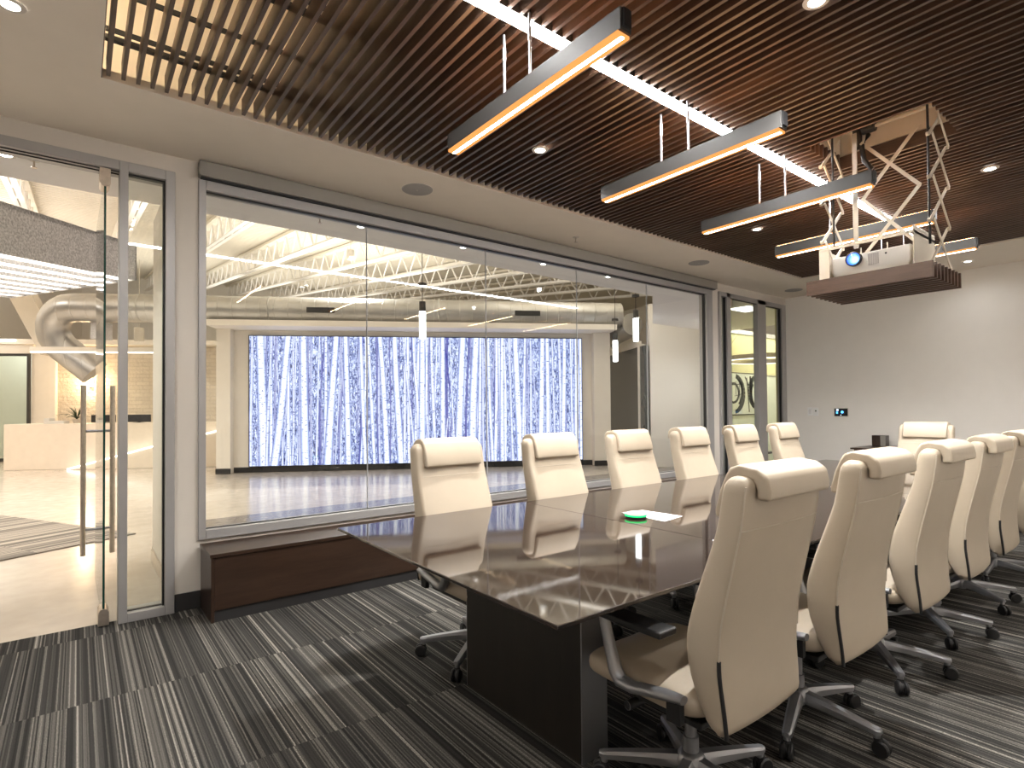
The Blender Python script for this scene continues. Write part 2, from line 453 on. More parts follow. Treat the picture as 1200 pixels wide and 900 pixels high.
# open glass door leaf, pivoting out into the lobby
P0 = Vector((.132, W0, 0)); P1 = Vector((.119, 5.52, 0)); dd = (P1 - P0).normalized(); nn = Vector((dd.y, -dd.x, 0))
leaf = thing('glass_door', (P0.x, P0.y, 0), 'frameless clear glass door leaf standing open into the lobby', 'door')
ang = math.atan2(dd.y, dd.x); leaf.rotation_euler = (0, 0, ang)
LN = (P1 - P0).length
MB().box(0.004, LN, -.006, .006, .02, 2.80).build('glass_panel', 'glass', leaf)
e = MB().box(-.001, .004, -.006, .006, .09, 2.76); e.build('glass_edge', 'edge', leaf)['label'] = 'dark green polished edge of the glass'
for z0, z1, nm in ((0.004, .105, 'patch_fitting'), (2.755, 2.868, 'patch_fitting')):
    m_ = MB(); q = .03
    if z0 < 1: poly = [(-.028, z0), (.028, z0), (.028, z1 - .02), (.016, z1), (-.016, z1), (-.028, z1 - .02)]
    else: poly = [(-.028, z1), (.028, z1), (.028, z0 + .02), (.016, z0), (-.016, z0), (-.028, z0 + .02)]
    m_.prism(poly, -.012, .13, 'x')
    m_.build(nm, 'steel', leaf, bevel=.002)
for sgn in (-1, 1):
    h = MB(); x = LN - .30
    h.tube([(x, sgn * .088, .27), (x, sgn * .088, 1.53)], .017, 16)
    o = h.build('pull_handle', 'steel', leaf, smooth=True)
    for z in (.46, 1.19): MB().tube([(x, sgn * .006, z), (x, sgn * .088, z)], .010, 12).build('standoff', 'chair_alu', o, smooth=True)

# door 2 (far end of the glass wall)
fr = MB()
for a, b in ((6.985, 7.03), (7.165, 7.265), (8.00, 8.235), (8.72, 8.85)):
    fr.box(a, b, W0 - .03, W0 + .05, 0, 2.93)
fr.box(7.03, 8.72, W0 - .03, W0 + .05, 2.868, 2.93).box(7.03, 7.165, W0 - .03, W0 + .05, 0, .056).box(8.235, 8.72, W0 - .03, W0 + .05, 0, .056)
d2 = struct(fr, 'door_2', 'alu', bevel=.003)
MB().box(7.03, 7.165, W0 + .02, W0 + .03, .056, 2.868).box(8.235, 8.72, W0 + .02, W0 + .03, .056, 2.868).build('sidelite_glass', 'glass', d2)
MB().box(7.265, 8.0, W0 + .012, W0 + .024, .01, 2.86).build('glass_leaf', 'glass', d2)
MB().box(7.345, 7.352, W0 + .010, W0 + .026, .01, 2.86).build('glass_edge', 'glass_green', d2)
g = MB().box(7.15, 7.165, W0 - .01, W0 + .02, .056, 2.868).box(8.70, 8.72, W0 - .01, W0 + .02, .056, 2.868).box(8.235, 8.72, W0 - .01, W0 + .02, 2.855, 2.868).box(7.265, 8.0, W0 - .01, W0 + .012, 2.858, 2.868)
g.build('gasket', 'alu_dark', d2)
MB().box(7.27, 7.34, W0 - .01, W0 + .045, 2.75, 2.868).build('patch_fitting', 'steel', d2, bevel=.002)

# ------------------------------------------------------------------ slat ceiling
HX0, HX1, HY0, HY1 = 3.825, 4.345, 1.02, 1.695     # lift hole
LX0, LX1, LY0, LY1 = .35, 6.75, 1.868, 1.938       # linear light
sc_ = thing('slat_ceiling', (3.9, 1.9, ZC), 'dark walnut slatted ceiling panel recessed over the conference table', 'ceiling panel')
T = Matrix.Translation(-Vector(sc_.location))
sl = MB()
for k in range(120):
    x = .117 + k * .06365
    if x > OX1 - .01: break
    cuts = [(OY0 + .03, OY1 - .035)]
    def cut(lst, a, b):
        o = []
        for p, q in lst:
            if b <= p or a >= q: o.append((p, q)); continue
            if a > p: o.append((p, a))
            if b < q: o.append((b, q))
        return o
    if LX0 - .01 < x < LX1 + .01: cuts = cut(cuts, LY0 - .004, LY1 + .004)
    if HX0 - .005 < x < HX1 + .005: cuts = cut(cuts, HY0, HY1)
    for a, b in cuts: sl.box(x - .009, x + .009, a, b, ZC + .001, ZC + .092)
sl.build('slats', 'slat', sc_, tm=T)
for y, w_ in ((3.30, .03), (3.23, .012), (2.92, .012), (2.55, .03), (2.48, .012), (2.15, .012), (1.50, .03), (.85, .03)):
    m_ = MB()
    if HY0 - .05 < y < HY1 + .05: m_.box(OX0 + .01, HX0 - .06, y, y + w_, ZC + .093, ZC + .115).box(HX1 + .06, OX1 - .01, y, y + w_, ZC + .093, ZC + .115)
    else: m_.box(OX0 + .01, OX1 - .01, y, y + w_, ZC + .093, ZC + .115)
    m_.build('carrier_rail', 'black', sc_, tm=T)
m_ = MB().box(OX0, OX0 + .004, OY0, OY1, ZC, ZC + .1)
m_.build('edge_trim', 'slat', sc_, tm=T)

# things seen in the lit plenum through the near slats
pd = MB().tube([(-.3, 3.1, 3.75), (.9, 2.6, 3.72), (2.2, 2.45, 3.74)], .16, 20)
tag(pd.build('round_duct', 'cage', smooth=True), 'pale round duct seen above the slats at their lit corner', 'duct')
pb = MB().bar((.2, .6, 3.62), (1.2, 3.5, 3.62), .12, .2)
tag(pb.build('steel_brace', 'cage'), 'cream steel brace crossing above the slats in the lit corner', 'brace')
lamp('POINT', (-.35, 2.6, 3.35), 14, (1, .82, .60), .10)
lamp('POINT', (.45, .9, 3.55), 9, (1, .80, .55), .10)

# linear light flush in the slats
ll = thing('linear_light', (3.55, 1.903, ZC - .012), 'long white recessed linear light running through the slats above the table', 'ceiling light')
T = Matrix.Translation(-Vector(ll.location))
MB().box(LX0, LX1, LY0, LY1, ZC + .002, ZC + .07).build('housing', 'bar', ll, tm=T)
MB().box(LX0 + .004, LX1 - .004, LY0 + .004, LY1 - .004, ZC - .007, ZC + .002).build('diffuser', 'led_white', ll, tm=T, bevel=.003)

# pendant bars
BX = [1.54, 2.69, 3.80, 4.93, 6.05]
BL = ['first dark pendant bar, nearest the window end of the slats with the widest orange strip', 'second dark pendant bar from the near end of the table', 'middle dark pendant bar hung just before the projector lift', 'fourth dark pendant bar, passing behind the hanging projector', 'farthest dark pendant bar with its end showing right of the projector tray']
BL[0] = 'nearest dark pendant bar with the broadest glowing orange strip'
b0 = None
for i, bx in enumerate(BX):
    if b0 is None:
        o = b0 = thing('pendant_light', (bx, 1.885, 2.755), BL[0], 'pendant light', 'pendant bars over the conference table')
        MB().box(-.03, .03, -.585, .585, -.083, 0).build('housing', 'bar', o, bevel=.002)
        MB().box(-.0085, .0085, -.570, .570, -.0955, -.090).build('diffuser', 'led_warm', o)
        MB().box(-.0305, .0305, -.575, .575, -.094, -.081).build('diffuser_halo', 'led_halo', o)  # orange glowing band imitates the bloom halo around the diffuser
        MB().box(-.02, .02, -.594, -.585, -.07, -.004).build('end_cap', 'black', o)
        MB().box(-.020, .020, -.570, .570, .0, .003).build('uplight', 'led_up', o)
        for yy in (.132, -.05):
            r_ = MB().tube([(0, yy, 0), (0, yy, .291)], .0065, 10).tube([(0, yy, .17), (0, yy, .23)], .009, 10)
            r_.build('suspension_rod', 'chair_alu', o, smooth=True)
    else:
        o = copy_tree(b0); o.location = (bx, 1.885, 2.755); o['label'] = BL[i]

# recessed downlights
def downlight(x, y, z, label, energy, group, first=[None], r=.052, cone=162):
    if first[0] is None:
        o = first[0] = thing('downlight', (x, y, z), label, 'downlight', group)
        MB().lathe([(.030, .001), (.034, -.006), (.052, -.004), (.054, .0)], n=28, cap=False).build('trim_ring', 'trim_white', o, smooth=True)
        MB().lathe([(.0, -.006), (.029, -.006), (.033, -.003), (.033, .0)], n=24, cap=False).build('lamp_disc', 'spot', o)
    else:
        o = copy_tree(first[0]); o.location = (x, y, z); o['label'] = label; o['group'] = group
    if energy:
        lamp('SPOT', (x, y, z - .025), energy, (1, .98, .945), .03, spot_size=R(cone), spot_blend=1.)
    return o
ED = 135
downlight(2.411, 2.775, ZC - .003, 'bright downlight in the slats between the first two pendant bars', ED, 'downlights in the slats', cone=112)
downlight(5.164, 2.772, ZC - .003, 'downlight in the slats below the third pendant bar', ED, 'downlights in the slats')
downlight(2.458, 1.042, ZC - .003, 'downlight in the slats cut by the top of the photo', ED, 'downlights in the slats', cone=125)
downlight(5.216, 1.040, ZC - .003, 'downlight in the slats right of the projector lift opening', ED, 'downlights in the slats')
downlight(-.23, 3.114, ZC - .001, 'downlight in the plain ceiling left of the slats', ED * .14, 'downlights in the plain ceiling')
downlight(8.378, 1.894, ZC - .001, 'downlight in the plain ceiling behind the projector tray, near the end wall', 4, 'downlights in the plain ceiling')
for x, y in ((-.6, 1.1), (-.75, 2.6), (7.0, -.15), (4.9, -.15), (2.8, -.15), (.6, -.15)):  # unseen spots without fixtures, added for bounce light in the room
    lamp('SPOT', (x, y, ZC - .02), ED * (.14 if y < 0 else .1), (1, .98, .945), .03, spot_size=R(155), spot_blend=1.)
# speakers and sprinklers
sp0 = None
for x, y, lb in ((2.084, 3.861, 'round flush speaker in the ceiling above the left half of the window'), (5.824, 3.849, 'round flush speaker in the ceiling above the right end of the window'), (8.337, 3.928, 'round flush speaker in the ceiling above the far door')):
    if sp0 is None:
        o = sp0 = thing('ceiling_speaker', (x, y, ZC), lb, 'speaker', 'flush speakers in the plain ceiling')
        MB().lathe([(.0, -.006), (.105, -.006), (.118, -.004), (.12, 0)], n=40, cap=False).build('grille', 'speaker', o, smooth=True)
        MB().lathe([(0, -.008), (.005, -.008), (.005, -.006)], n=12, cap=False).build('centre_badge', 'trim_white', o)
    else:
        o = copy_tree(sp0); o.location = (x, y, ZC); o['label'] = lb
spk0 = None
def sprinkler(x, y, z, lb, g='fire sprinklers'):
    global spk0
    if spk0 is None:
        o = spk0 = thing('sprinkler', (x, y, z), lb, 'sprinkler', g)
        MB().lathe([(0, -.004), (.030, -.004), (.034, 0)], n=20, cap=False).build('escutcheon', 'trim_white', o)
        MB().tube([(0, 0, 0), (0, 0, -.05)], .006, 8).lathe([(0, -.052), (.017, -.052), (.017, -.048), (0, -.048)], n=14, cap=False).build('sprinkler_head', 'steel', o)
    else:
        o = copy_tree(spk0); o.location = (x, y, z); o['label'] = lb
sprinkler(3.942, 4.001, ZC, 'fire sprinkler in the plain ceiling above the window')

# ------------------------------------------------------------------ projector on its scissor lift
pl = thing('projector_lift', (4.085, 1.36, 2.06), 'ceiling projector lift with white scissor arms lowered from the slats', 'projector lift')
T = Matrix.Translation(-Vector(pl.location))
h = MB(); zt = 3.42; z0 = ZC + .105
h.box(HX0 + .02, HX0 + .03, HY0, HY1, z0, zt).box(HX1 + .045, HX1 + .055, HY0 - .02, HY1 + .02, z0, zt)
h.box(HX0 + .02, HX1 + .055, HY0 - .03, HY0 - .02, z0, zt).box(HX0 + .02, HX1 + .055, HY1 + .02, HY1 + .03, z0, zt).box(HX0 + .02, HX1 + .055, HY0 - .03, HY1 + .03, zt, zt + .01)
hs = h.build('lift_housing', 'cage', pl, tm=T)
MB().tube([(HX1 + .01, HY0 + .02, 3.27), (HX1 + .01, HY1 - .22, 3.27)], .012, 12).build('drive_shaft', 'cage', hs, tm=T, smooth=True)
MB().tube([(HX1 + .01, HY1 - .22, 3.27), (HX1 + .01, HY1 - .14, 3.27)], .034, 16).box(HX1 - .03, HX1 + .03, HY1 - .13, HY1 - .09, 3.15, 3.33).build('lift_motor', 'black', hs, tm=T, smooth=True)
MB().tube([(4.30, 1.50, 3.2), (4.24, 1.52, 3.1), (4.22, 1.50, 3.0), (4.24, 1.46, 2.93)], .016, 10).build('cable_chain', 'black', hs, tm=T, smooth=True)
def scissor(fx, z_top, z_bot, cells, a, b, plane, off):
    dz = (z_top - z_bot) / cells
    for k in range(cells):
        for s_ in (0, 1):
            p, q = ((a, z_top - k * dz), (b, z_top - (k + 1) * dz)) if s_ == 0 else ((b, z_top - k * dz), (a, z_top - (k + 1) * dz))
            o_ = off + (.008 if s_ else -.008)
            P = lambda t: (t[0], o_, t[1]) if plane == 'y' else (o_, t[0], t[1])
            m_ = MB().bar(P(p), P(q), .022, .006, up=(0, 1, 0) if plane == 'y' else (1, 0, 0))
            m_.tube([P(q), tuple(Vector(P(q)) + (Vector((0, .014, 0)) if plane == 'y' else Vector((.014, 0, 0))))], .012, 10)
            m_.build('scissor_arm', 'cage', pl, tm=T)
scissor(0, 3.19, 2.17, 4, 3.96, 4.27, 'y', 1.055)
scissor(0, 3.19, 2.17, 4, 3.93, 4.22, 'y', 1.645)
scissor(0, 3.14, 2.36, 2, 1.53, 1.20, 'x', 4.26)
cg = MB()
cg.box(3.895, 3.90, 1.60, 1.665, 2.15, 2.372).box(3.90, 4.28, 1.655, 1.665, 2.15, 2.372)
cg.box(3.90, 4.28, 1.13, 1.138, 2.15, 2.40).box(3.893, 3.903, 1.13, 1.665, 2.352, 2.372).box(4.27, 4.28, 1.13, 1.665, 2.34, 2.37)
cg.box(3.90, 4.28, 1.13, 1.15, 2.352, 2.372).box(4.0, 4.012, 1.30, 1.306, 2.29, 2.355).box(4.0, 4.012, 1.45, 1.456, 2.29, 2.355)
cg.box(3.9, 4.28, 1.13, 1.665, 2.148, 2.153)
cgo = cg.build('cage', 'cage', pl, tm=T, bevel=.002)
sp = MB()
for k in range(9):
    x = 3.822 + k * .0655
    sp.box(x - .009, x + .009, 1.018, 1.712, 2.06, 2.152)
sp.build('slat_panel', 'slat', pl, tm=T)
for ya in (1.2, 1.55): MB().box(3.85, 4.33, ya, ya + .015, 2.1525, 2.158).build('panel_bracket', 'black', pl, tm=T)
MB().bar((3.98, 1.47, 3.10), (3.98, 1.47, 2.35), .028, .006, up=(1, 0, 0)).build('guide_strap', 'blind', pl, tm=T)
for p_ in ([(4.02, 1.085, 3.15), (4.02, 1.085, 2.45), (4.04, 1.09, 2.30)], [(3.97, 1.60, 3.15), (3.97, 1.60, 2.38)]): MB().tube(p_, .007, 8).build('power_cable', 'black', pl, tm=T, smooth=True)
pj = thing('projector', (4.08, 1.385, 2.158), 'white projector with a glowing blue lens resting in the lift cage', 'projector')
T = Matrix.Translation(-Vector(pj.location))
b = MB()
b.loft([[Vector(p) for p in ((3.955, 1.19, z), (4.24, 1.16, z), (4.24, 1.62, z), (3.955, 1.59, z))] if z < 2.2 else [Vector(p) for p in ((3.925, 1.155, z), (4.25, 1.15, z), (4.25, 1.63, z), (3.925, 1.60, z))] for z in (2.162, 2.205, 2.30)])
b.build('casing', 'projector', pj, tm=T, bevel=.008, seg=3)
b = MB().lathe([(.046, 0), (.046, -.025), (.040, -.028)], (3.928, 1.462, 2.268), 28, 'x', cap=False)
b.build('lens_barrel', 'black', pj, tm=T, smooth=True)
b = MB().lathe([(.0415, -.018), (.036, -.030), (.024, -.038), (.010, -.041), (.001, -.0415)], (3.928, 1.462, 2.268), 28, 'x')
b.build('lens', 'lens', pj, tm=T, smooth=60)['label'] = 'glowing blue lens'
b = MB()
for k in range(7): b.box(3.921, 3.926, 1.325 + k * .009, 1.330 + k * .009, 2.215, 2.285)
b.build('vent', 'speaker', pj, tm=T)
MB().lathe([(.006, 0), (.006, -.003), (.001, -.0035)], (3.925, 1.285, 2.27), 12, 'x').build('sensor_window', 'black', pj, tm=T)

# ------------------------------------------------------------------ conference table
TX0, TX1, TY0, TY1, TZ = 1.0, 6.34, 1.10, 2.682, .757
tb = thing('conference_table', (3.67, 1.89, 0), 'long glossy dark brown conference table in the middle of the room', 'table')
T = Matrix.Translation(-Vector(tb.location))
top = MB()
sx = [TX0, 2.165, 4.25, TX1]
for i in range(3): top.box(sx[i] + (.0006 if i else 0), sx[i + 1] - (.0006 if i < 2 else 0), TY0, TY1, TZ - .012, TZ)
top.prism([(TX0 + .03, TY0 + .03), (TX1 - .03, TY0 + .03), (TX1 - .03, TY1 - .03), (TX0 + .03, TY1 - .03)], TZ - .03, TZ - .012, 'z')
top.build('tabletop', 'table', tb, tm=T, bevel=.003)
for x0, x1 in ((1.487, 1.63), (5.71, 5.853)):
    p = MB().box(x0, x0 + .025, 1.511, 2.282, 0, TZ - .03)
    p.box(x0 + .06, x1, 1.54, 2.25, 0, TZ - .03)
    po = p.build('pedestal', 'pedestal', tb, tm=T, bevel=.002)
    for ya in (1.505, 2.276):
        MB().box(x0 + .002, x1 - .004, ya, ya + .012, 0, TZ - .03).build('edge_plate', 'chair_alu', po, tm=T, bevel=.001)
p = MB().box(3.45, 3.89, 1.6, 2.18, 0, TZ - .03); p.build('pedestal', 'pedestal', tb, tm=T, bevel=.002)

pk = thing('conference_puck', (2.30, 1.915, TZ), 'small round black device with a green glowing ring on the table', 'conference phone')
MB().lathe([(0, 0), (.050, 0), (.055, .004), (.055, .011)], n=40, cap=False).build('body', 'black', pk, smooth=True)
MB().lathe([(.055, .011), (.0565, .013), (.0565, .017), (.055, .019)], n=40, cap=False).build('light_ring', 'green', pk, smooth=True)
MB().lathe([(.055, .019), (.052, .025), (.035, .030), (0, .031)], n=40, cap=False).build('top_cover', 'speaker', pk, smooth=True)
pp = MB().prism([(2.345, 2.053), (2.326, 1.752), (2.516, 1.781), (2.493, 2.027)], TZ + .0004, TZ + .0016, 'z')
po = tag(pp.build('paper_sheet', 'paper', loc=(2.42, 1.9, TZ)), 'white sheet of paper lying beside the green ringed device', 'paper')
MB().prism([(2.445, 1.99), (2.4645, 1.80), (2.462, 1.80), (2.4425, 1.99)], TZ + .0017, TZ + .0019, 'z').build('printed_rule', 'speaker', po, loc=None, tm=Matrix.Translation((-2.42, -1.9, -TZ)))

# ------------------------------------------------------------------ chairs
def make_chair():
    o = thing('office_chair', (0, 0, 0), 'cream chair', 'chair', 'cream leather conference chairs')
    def yr(z):
        P = [(.39, -.272), (.45, -.270), (.58, -.258), (.70, -.264), (.80, -.284), (1.0, -.330), (1.16, -.350)]
        for (a, p), (b, q) in zip(P[:-1], P[1:]):
            if z <= b:
                t = (z - a) / (b - a); return p + (q - p) * t
        return P[-1][1]
    def yf(z):
        P = [(.39, -.228), (.44, -.192), (.56, -.150), (.67, -.145), (.76, -.168), (.99, -.248), (1.16, -.276)]
        for (a, p), (b, q) in zip(P[:-1], P[1:]):
            if z <= b:
                t = (z - a) / (b - a); return p + (q - p) * t
        return P[-1][1]
    def sm(f, z): return (f(max(.39, z - .03)) + f(z) * 2 + f(min(1.16, z + .03))) / 4
    def hw(z):
        if z < .62: return .222 + .016 * (z - .40) / .22
        return .238 - .010 * (z - .62) / .53
    def section(w, a, b, ins):
        # a rear y, b front y
        w -= ins; th = b - a; k = min(ins, th * .45); a += k; b -= k
        rr_, rf = min(.012, (b - a) * .4), min(.020, (b - a) * .45)
        pts = []
        for j in range(9):                                   # rear, from -x to +x
            t = -1 + 2 * j / 8; pts.append((t * (w - rr_), a - .010 * (1 - t * t)))
        for j in range(1, 4):
            g = -PI / 2 + PI / 2 * j / 3; pts.append((w - rr_ + rr_ * math.cos(g), a + rr_ + rr_ * math.sin(g)))
        pts.append((w + .006, (a + b) / 2))
        for j in range(5):
            g = PI / 2 * j / 4; pts.append((w - rf + rf * math.cos(g), b - rf + rf * math.sin(g)))
        for j in range(1, 8):
            t = 1 - 2 * j / 8; pts.append((t * (w - rf), b + .012 * (1 - t * t)))
        for j in range(5):
            g = PI / 2 + PI / 2 * j / 4; pts.append((-w + rf + rf * math.cos(g), b - rf + rf * math.sin(g)))
        pts.append((-w - .006, (a + b) / 2))
        for j in range(3):
            g = PI + PI / 2 * j / 3; pts.append((-w + rr_ + rr_ * math.cos(g), a + rr_ + rr_ * math.sin(g)))
        return pts
    zs = [(.393, .030), (.396, .018), (.403, .009), (.415, .002), (.43, 0)] + [(.43 + .04 * i, 0) for i in range(1, 17)] + [(1.105, 0), (1.125, .001), (1.138, .006), (1.147, .014), (1.151, .026)]
    rings = []
    for z, ins in zs:
        rings.append([Vector((x, y, z)) for x, y in section(hw(z), sm(yr, z), sm(yf, z), ins)])
    bk = MB().loft(rings).build('backrest', 'leather', o, smooth=50)
    bk.location.z = -.017
    # piping on the rear seams, the front seams and across the back
    p = MB()
    for s_ in (-1, 1):
        p.tube([(s_ * (hw(z) - .004), sm(yr, z) + .002, z) for z in [.62 + .04 * i for i in range(13)] + [1.125]], .0032, 6)
        p.tube([(s_ * (hw(z) - .003), sm(yf, z) - .020, z) for z in [.42 + .04 * i for i in range(18)]], .0028, 6)
    p.tube([(x * (hw(1.0) - .006), sm(yr, 1.0) - .010 * (1 - x * x) + .0005, 1.0) for x in [-1 + .2 * i for i in range(11)]], .0022, 6)
    p.tube([(x * (hw(.97) - .026), sm(yf, .97) + .012 * (1 - x * x) - .0005, .97) for x in [-1 + .2 * i for i in range(11)]], .0022, 6)
    p.build('piping', 'piping', bk, smooth=True)
    for s_ in (-1, 1):
        q = MB().tube([(s_ * (hw(z) - (.004 if s_ < 0 else .0)), sm(yr, z) + (.001 if s_ < 0 else .013), z) for z in [.402 + .022 * i for i in range(11)]], .0062, 8)
        q.build('zipper_strip', 'black', bk, smooth=True)
    # headrest pillow folded over the top
    poly = [(-.222, 1.018), (-.222, 1.04), (-.238, 1.10), (-.257, 1.145), (-.270, 1.167), (-.30, 1.178), (-.355, 1.170), (-.384, 1.150), (-.392, 1.11), (-.390, 1.082),
            (-.350, 1.082), (-.352, 1.11), (-.342, 1.134), (-.318, 1.140), (-.298, 1.136), (-.280, 1.10), (-.262, 1.04), (-.258, 1.018)]
    hr_ = MB().prism(poly, -.188, .188, 'x').build('headrest', 'leather', o, bevel=.011, seg=3); hr_.location.z = -.013
    # seat
    st = MB().superbox((0, .035, .452), (.248, .252, .064), 5.5, 2.9, 56, 20)
    st.v = [(x, y, z - (.016 * max(0, (y - .15) / .13) ** 2) - (.010 * (1 - (x / .245) ** 2) if z > .48 else 0)) for x, y, z in st.v]
    so = st.build('seat', 'leather', o, smooth=60); so.location = (0, .012, -.020)
    MB().box(-.19, .19, -.17, .2, .352, .374).build('seat_pan', 'black', o, bevel=.006)
    # arms
    for s_ in (-1, 1):
        x = s_ * .268
        pth = [(x, -.165, .470), (x, -.10, .462), (x, .03, .436), (x, .075, .438), (x, .098, .462), (x, .118, .52), (x, .140, .60), (x, .146, .632)]
        a_ = MB().tube(pth, [.013, .017, .019, .021, .021, .019, .018, .018], 14, ry=[.018, .022, .025, .027, .026, .022, .020, .020], up=(1, 0, 0))
        a_.box(x - .02, x + .02, -.08, .16, .630, .638)
        ao = a_.build('armrest', 'chair_alu', o, smooth=True)
        q = MB().box(x - .042, x + .042, -.115, .165, .638, .660)
        q.box(x - .004, x + .004, .128, .15, .45, .63) if False else None
        q.build('arm_pad', 'black', ao, bevel=.007, seg=3)
        MB().box(x - s_ * .012 - .012, x - s_ * .012 + .012, -.15, -.10, .385, .47).build('arm_bracket', 'black', ao, bevel=.003)
    # mechanism, lever, column
    MB().box(-.075, .075, -.11, .12, .325, .356).build('tilt_mechanism', 'black', o, bevel=.01)
    lv = MB().tube([(-.06, .06, .352), (-.16, .075, .345)], .008, 10).tube([(-.16, .075, .345), (-.225, .085, .340)], .0165, 14)
    lo = lv.build('tilt_lever', 'black', o, smooth=True)
    MB().tube([(-.222, .0845, .340), (-.229, .0855, .340)], .015, 14, cap=False).build('lever_ring', 'chair_alu', lo, smooth=True)
    cl = MB().tube([(0, 0, .075), (0, 0, .20)], .027, 18).tube([(0, 0, .20), (0, 0, .345)], .020, 18)
    cl.build('gas_column', 'chair_alu', o, smooth=True)
    hb = MB().lathe([(.034, .088), (.050, .100), (.050, .126), (.040, .142), (.028, .150)], n=24)
    hub = hb.build('base_hub', 'chair_alu', o, smooth=True)
    for k in range(5):
        lg = MB()
        rings = []
        for t in (0, .12, .3, .6, .85, .95, 1.0):
            xx = .03 + .285 * t; w_ = .026 - .009 * t; zt_ = .138 - .028 * t - .012 * t * t; th = .044 - .022 * t
            if t == 1.0: w_ *= .6; th *= .7
            rings.append([Vector((xx, yy, zz)) for yy, zz in ((-w_, zt_ - th), (w_, zt_ - th), (w_ * 1.0, zt_ - th * .35), (w_ * .6, zt_), (-w_ * .6, zt_), (-w_, zt_ - th * .35))])
        lg.loft(rings)
        lg.tube([(.298, 0, .10), (.298, 0, .062)], .013, 12)
        l_ = lg.build('base_leg', 'chair_alu', o, smooth=35)
        cs = MB()
        for s_ in (-1, 1):
            cs.lathe([(.004, -.009), (.026, -.009), (.0305, -.004), (.0305, .005), (.026, .009), (.004, .009)], (.312, s_ * .0135, .0305), 22, 'y')
        cs.lathe([(.020, -.004), (.020, .004)], (.312, 0, .034), 16, 'y')
        cs.tube([(.298, 0, .064), (.302, 0, .046)], .015, 10)
        co_ = cs.build('caster', 'black', l_, smooth=40)
        l_.rotation_euler = (0, 0, R(72 * k))
    return o
chair0 = make_chair()
used = [False]
def chair(x, y, rz, base, label):
    if used[0]: o = copy_tree(chair0)
    else: o = chair0; used[0] = True
    o.location = (x, y, 0); o.rotation_euler = (0, 0, R(rz)); o['label'] = label
    k = 0
    for ch in o.children:
        if ch.name.startswith('base_leg'):
            ch.rotation_euler = (0, 0, R(base + 72 * k)); k += 1
    return o
RL = ['large cream leather chair nearest the camera, seen from behind at the table corner',
      'cream leather chair seen from behind, second from the front in the right row',
      'cream leather chair seen from behind, third in the right row',
      'cream leather chair seen from behind, fourth in the right row',
      'fifth cream leather chair of the right row, cut by the photo edge',
      'last cream leather chair of the right row, a sliver at the photo edge']
for i, (x, y, rz, b) in enumerate(((1.675, 1.165, 0, 54), (2.415, 1.15, 0, 54), (3.245, 1.15, 0, 3), (4.01, 1.15, 0, 2), (4.80, 1.16, 0, 20), (5.62, 1.16, 0, 40))):
    chair(x, y, rz, b, RL[i])
LLb = ['cream leather chair facing the camera, nearest in the window row, beside the bench',
       'cream leather chair facing the camera, second in the window row',
       'cream leather chair facing the camera, third in the window row behind the green ringed device',
       'cream leather chair facing the camera, fourth in the window row',
       'cream leather chair in front of the far glass door, left of the two there',
       'cream leather chair in front of the far glass door, right of the two there']
for i, (x, b) in enumerate(((1.72, 35), (2.53, 10), (3.33, 50), (4.11, 20), (4.92, 60), (5.73, 30))):
    chair(x, 2.525, 180, b, LLb[i])
chair(6.47, 1.895, 90, 20, 'cream leather chair at the head of the table against the end wall, facing the camera')

# ------------------------------------------------------------------ bench under the window, credenza, end wall fittings
bn = thing('bench', (3.7, 4.13, 0), 'long low dark brown wooden bench under the wide window', 'bench')
T = Matrix.Translation(-Vector(bn.location))
BY0, BY1, BX0, BX1, BZ = 3.94, 4.312, .664, 6.8, .431
MB().box(BX0 - .006, BX1, BY0 - .008, BY1, BZ - .022, BZ).build('bench_top', 'bench', bn, tm=T, bevel=.002)
MB().box(BX0, BX0 + .02, BY0, BY1, 0, BZ - .022).box(BX1 - .02, BX1, BY0, BY1, .06, BZ - .022).box(BX0 + .02, BX1 - .02, BY1 - .02, BY1, .06, BZ - .022).build('carcass', 'bench', bn, tm=T, bevel=.001)
xs2 = [BX0 + .02, 2.72, 4.75, BX1 - .02]
for a, b in zip(xs2[:-1], xs2[1:]): MB().box(a + .001, b - .001, BY0 + .002, BY0 + .022, .075, BZ - .024).build('front_panel', 'bench', bn, tm=T, bevel=.001)
MB().box(BX0 + .02, BX1, BY0 + .012, BY0 + .03, 0, .072).build('toe_kick', 'base_black', bn, tm=T)
rm = thing('remote_control', (2.03, 4.10, BZ), 'small grey remote lying on the bench beside the table', 'remote')
MB().superbox((0, 0, .010), (.075, .022, .010), 6, 4, 24, 8).build('body', 'paper', rm, smooth=60)
MB().box(-.05, -.02, -.012, .012, .019, .0215).build('button_pad', 'speaker', rm)

cr = thing('credenza', (8.5, 1.9, 0), 'low dark credenza along the end wall behind the chairs', 'cabinet')
T = Matrix.Translation(-Vector(cr.location))
MB().box(8.12, 8.884, .6, 3.12, .755, .776).build('cabinet_top', 'bench', cr, tm=T, bevel=.002)
MB().box(8.16, 8.884, .63, 3.09, .08, .755).build('body', 'bench', cr, tm=T, bevel=.002)
for k in range(4):
    MB().box(8.142, 8.16, .635 + k * .6135, .635 + k * .6135 + .608, .1, .745).build('cabinet_door', 'bench', cr, tm=T, bevel=.002)
MB().box(8.2, 8.884, .65, 3.07, 0, .08).build('toe_kick', 'base_black', cr, tm=T)
bx = thing('desk_box', (8.70, 2.96, .776), 'small dark upright box standing on the credenza by the end wall', 'box')
MB().box(-.06, .06, -.085, .085, 0, .148).build('body', 'bench', bx, bevel=.003)
MB().box(-.064, -.06, -.083, -.02, .004, .144).build('side_panel', 'blind', bx, bevel=.001)

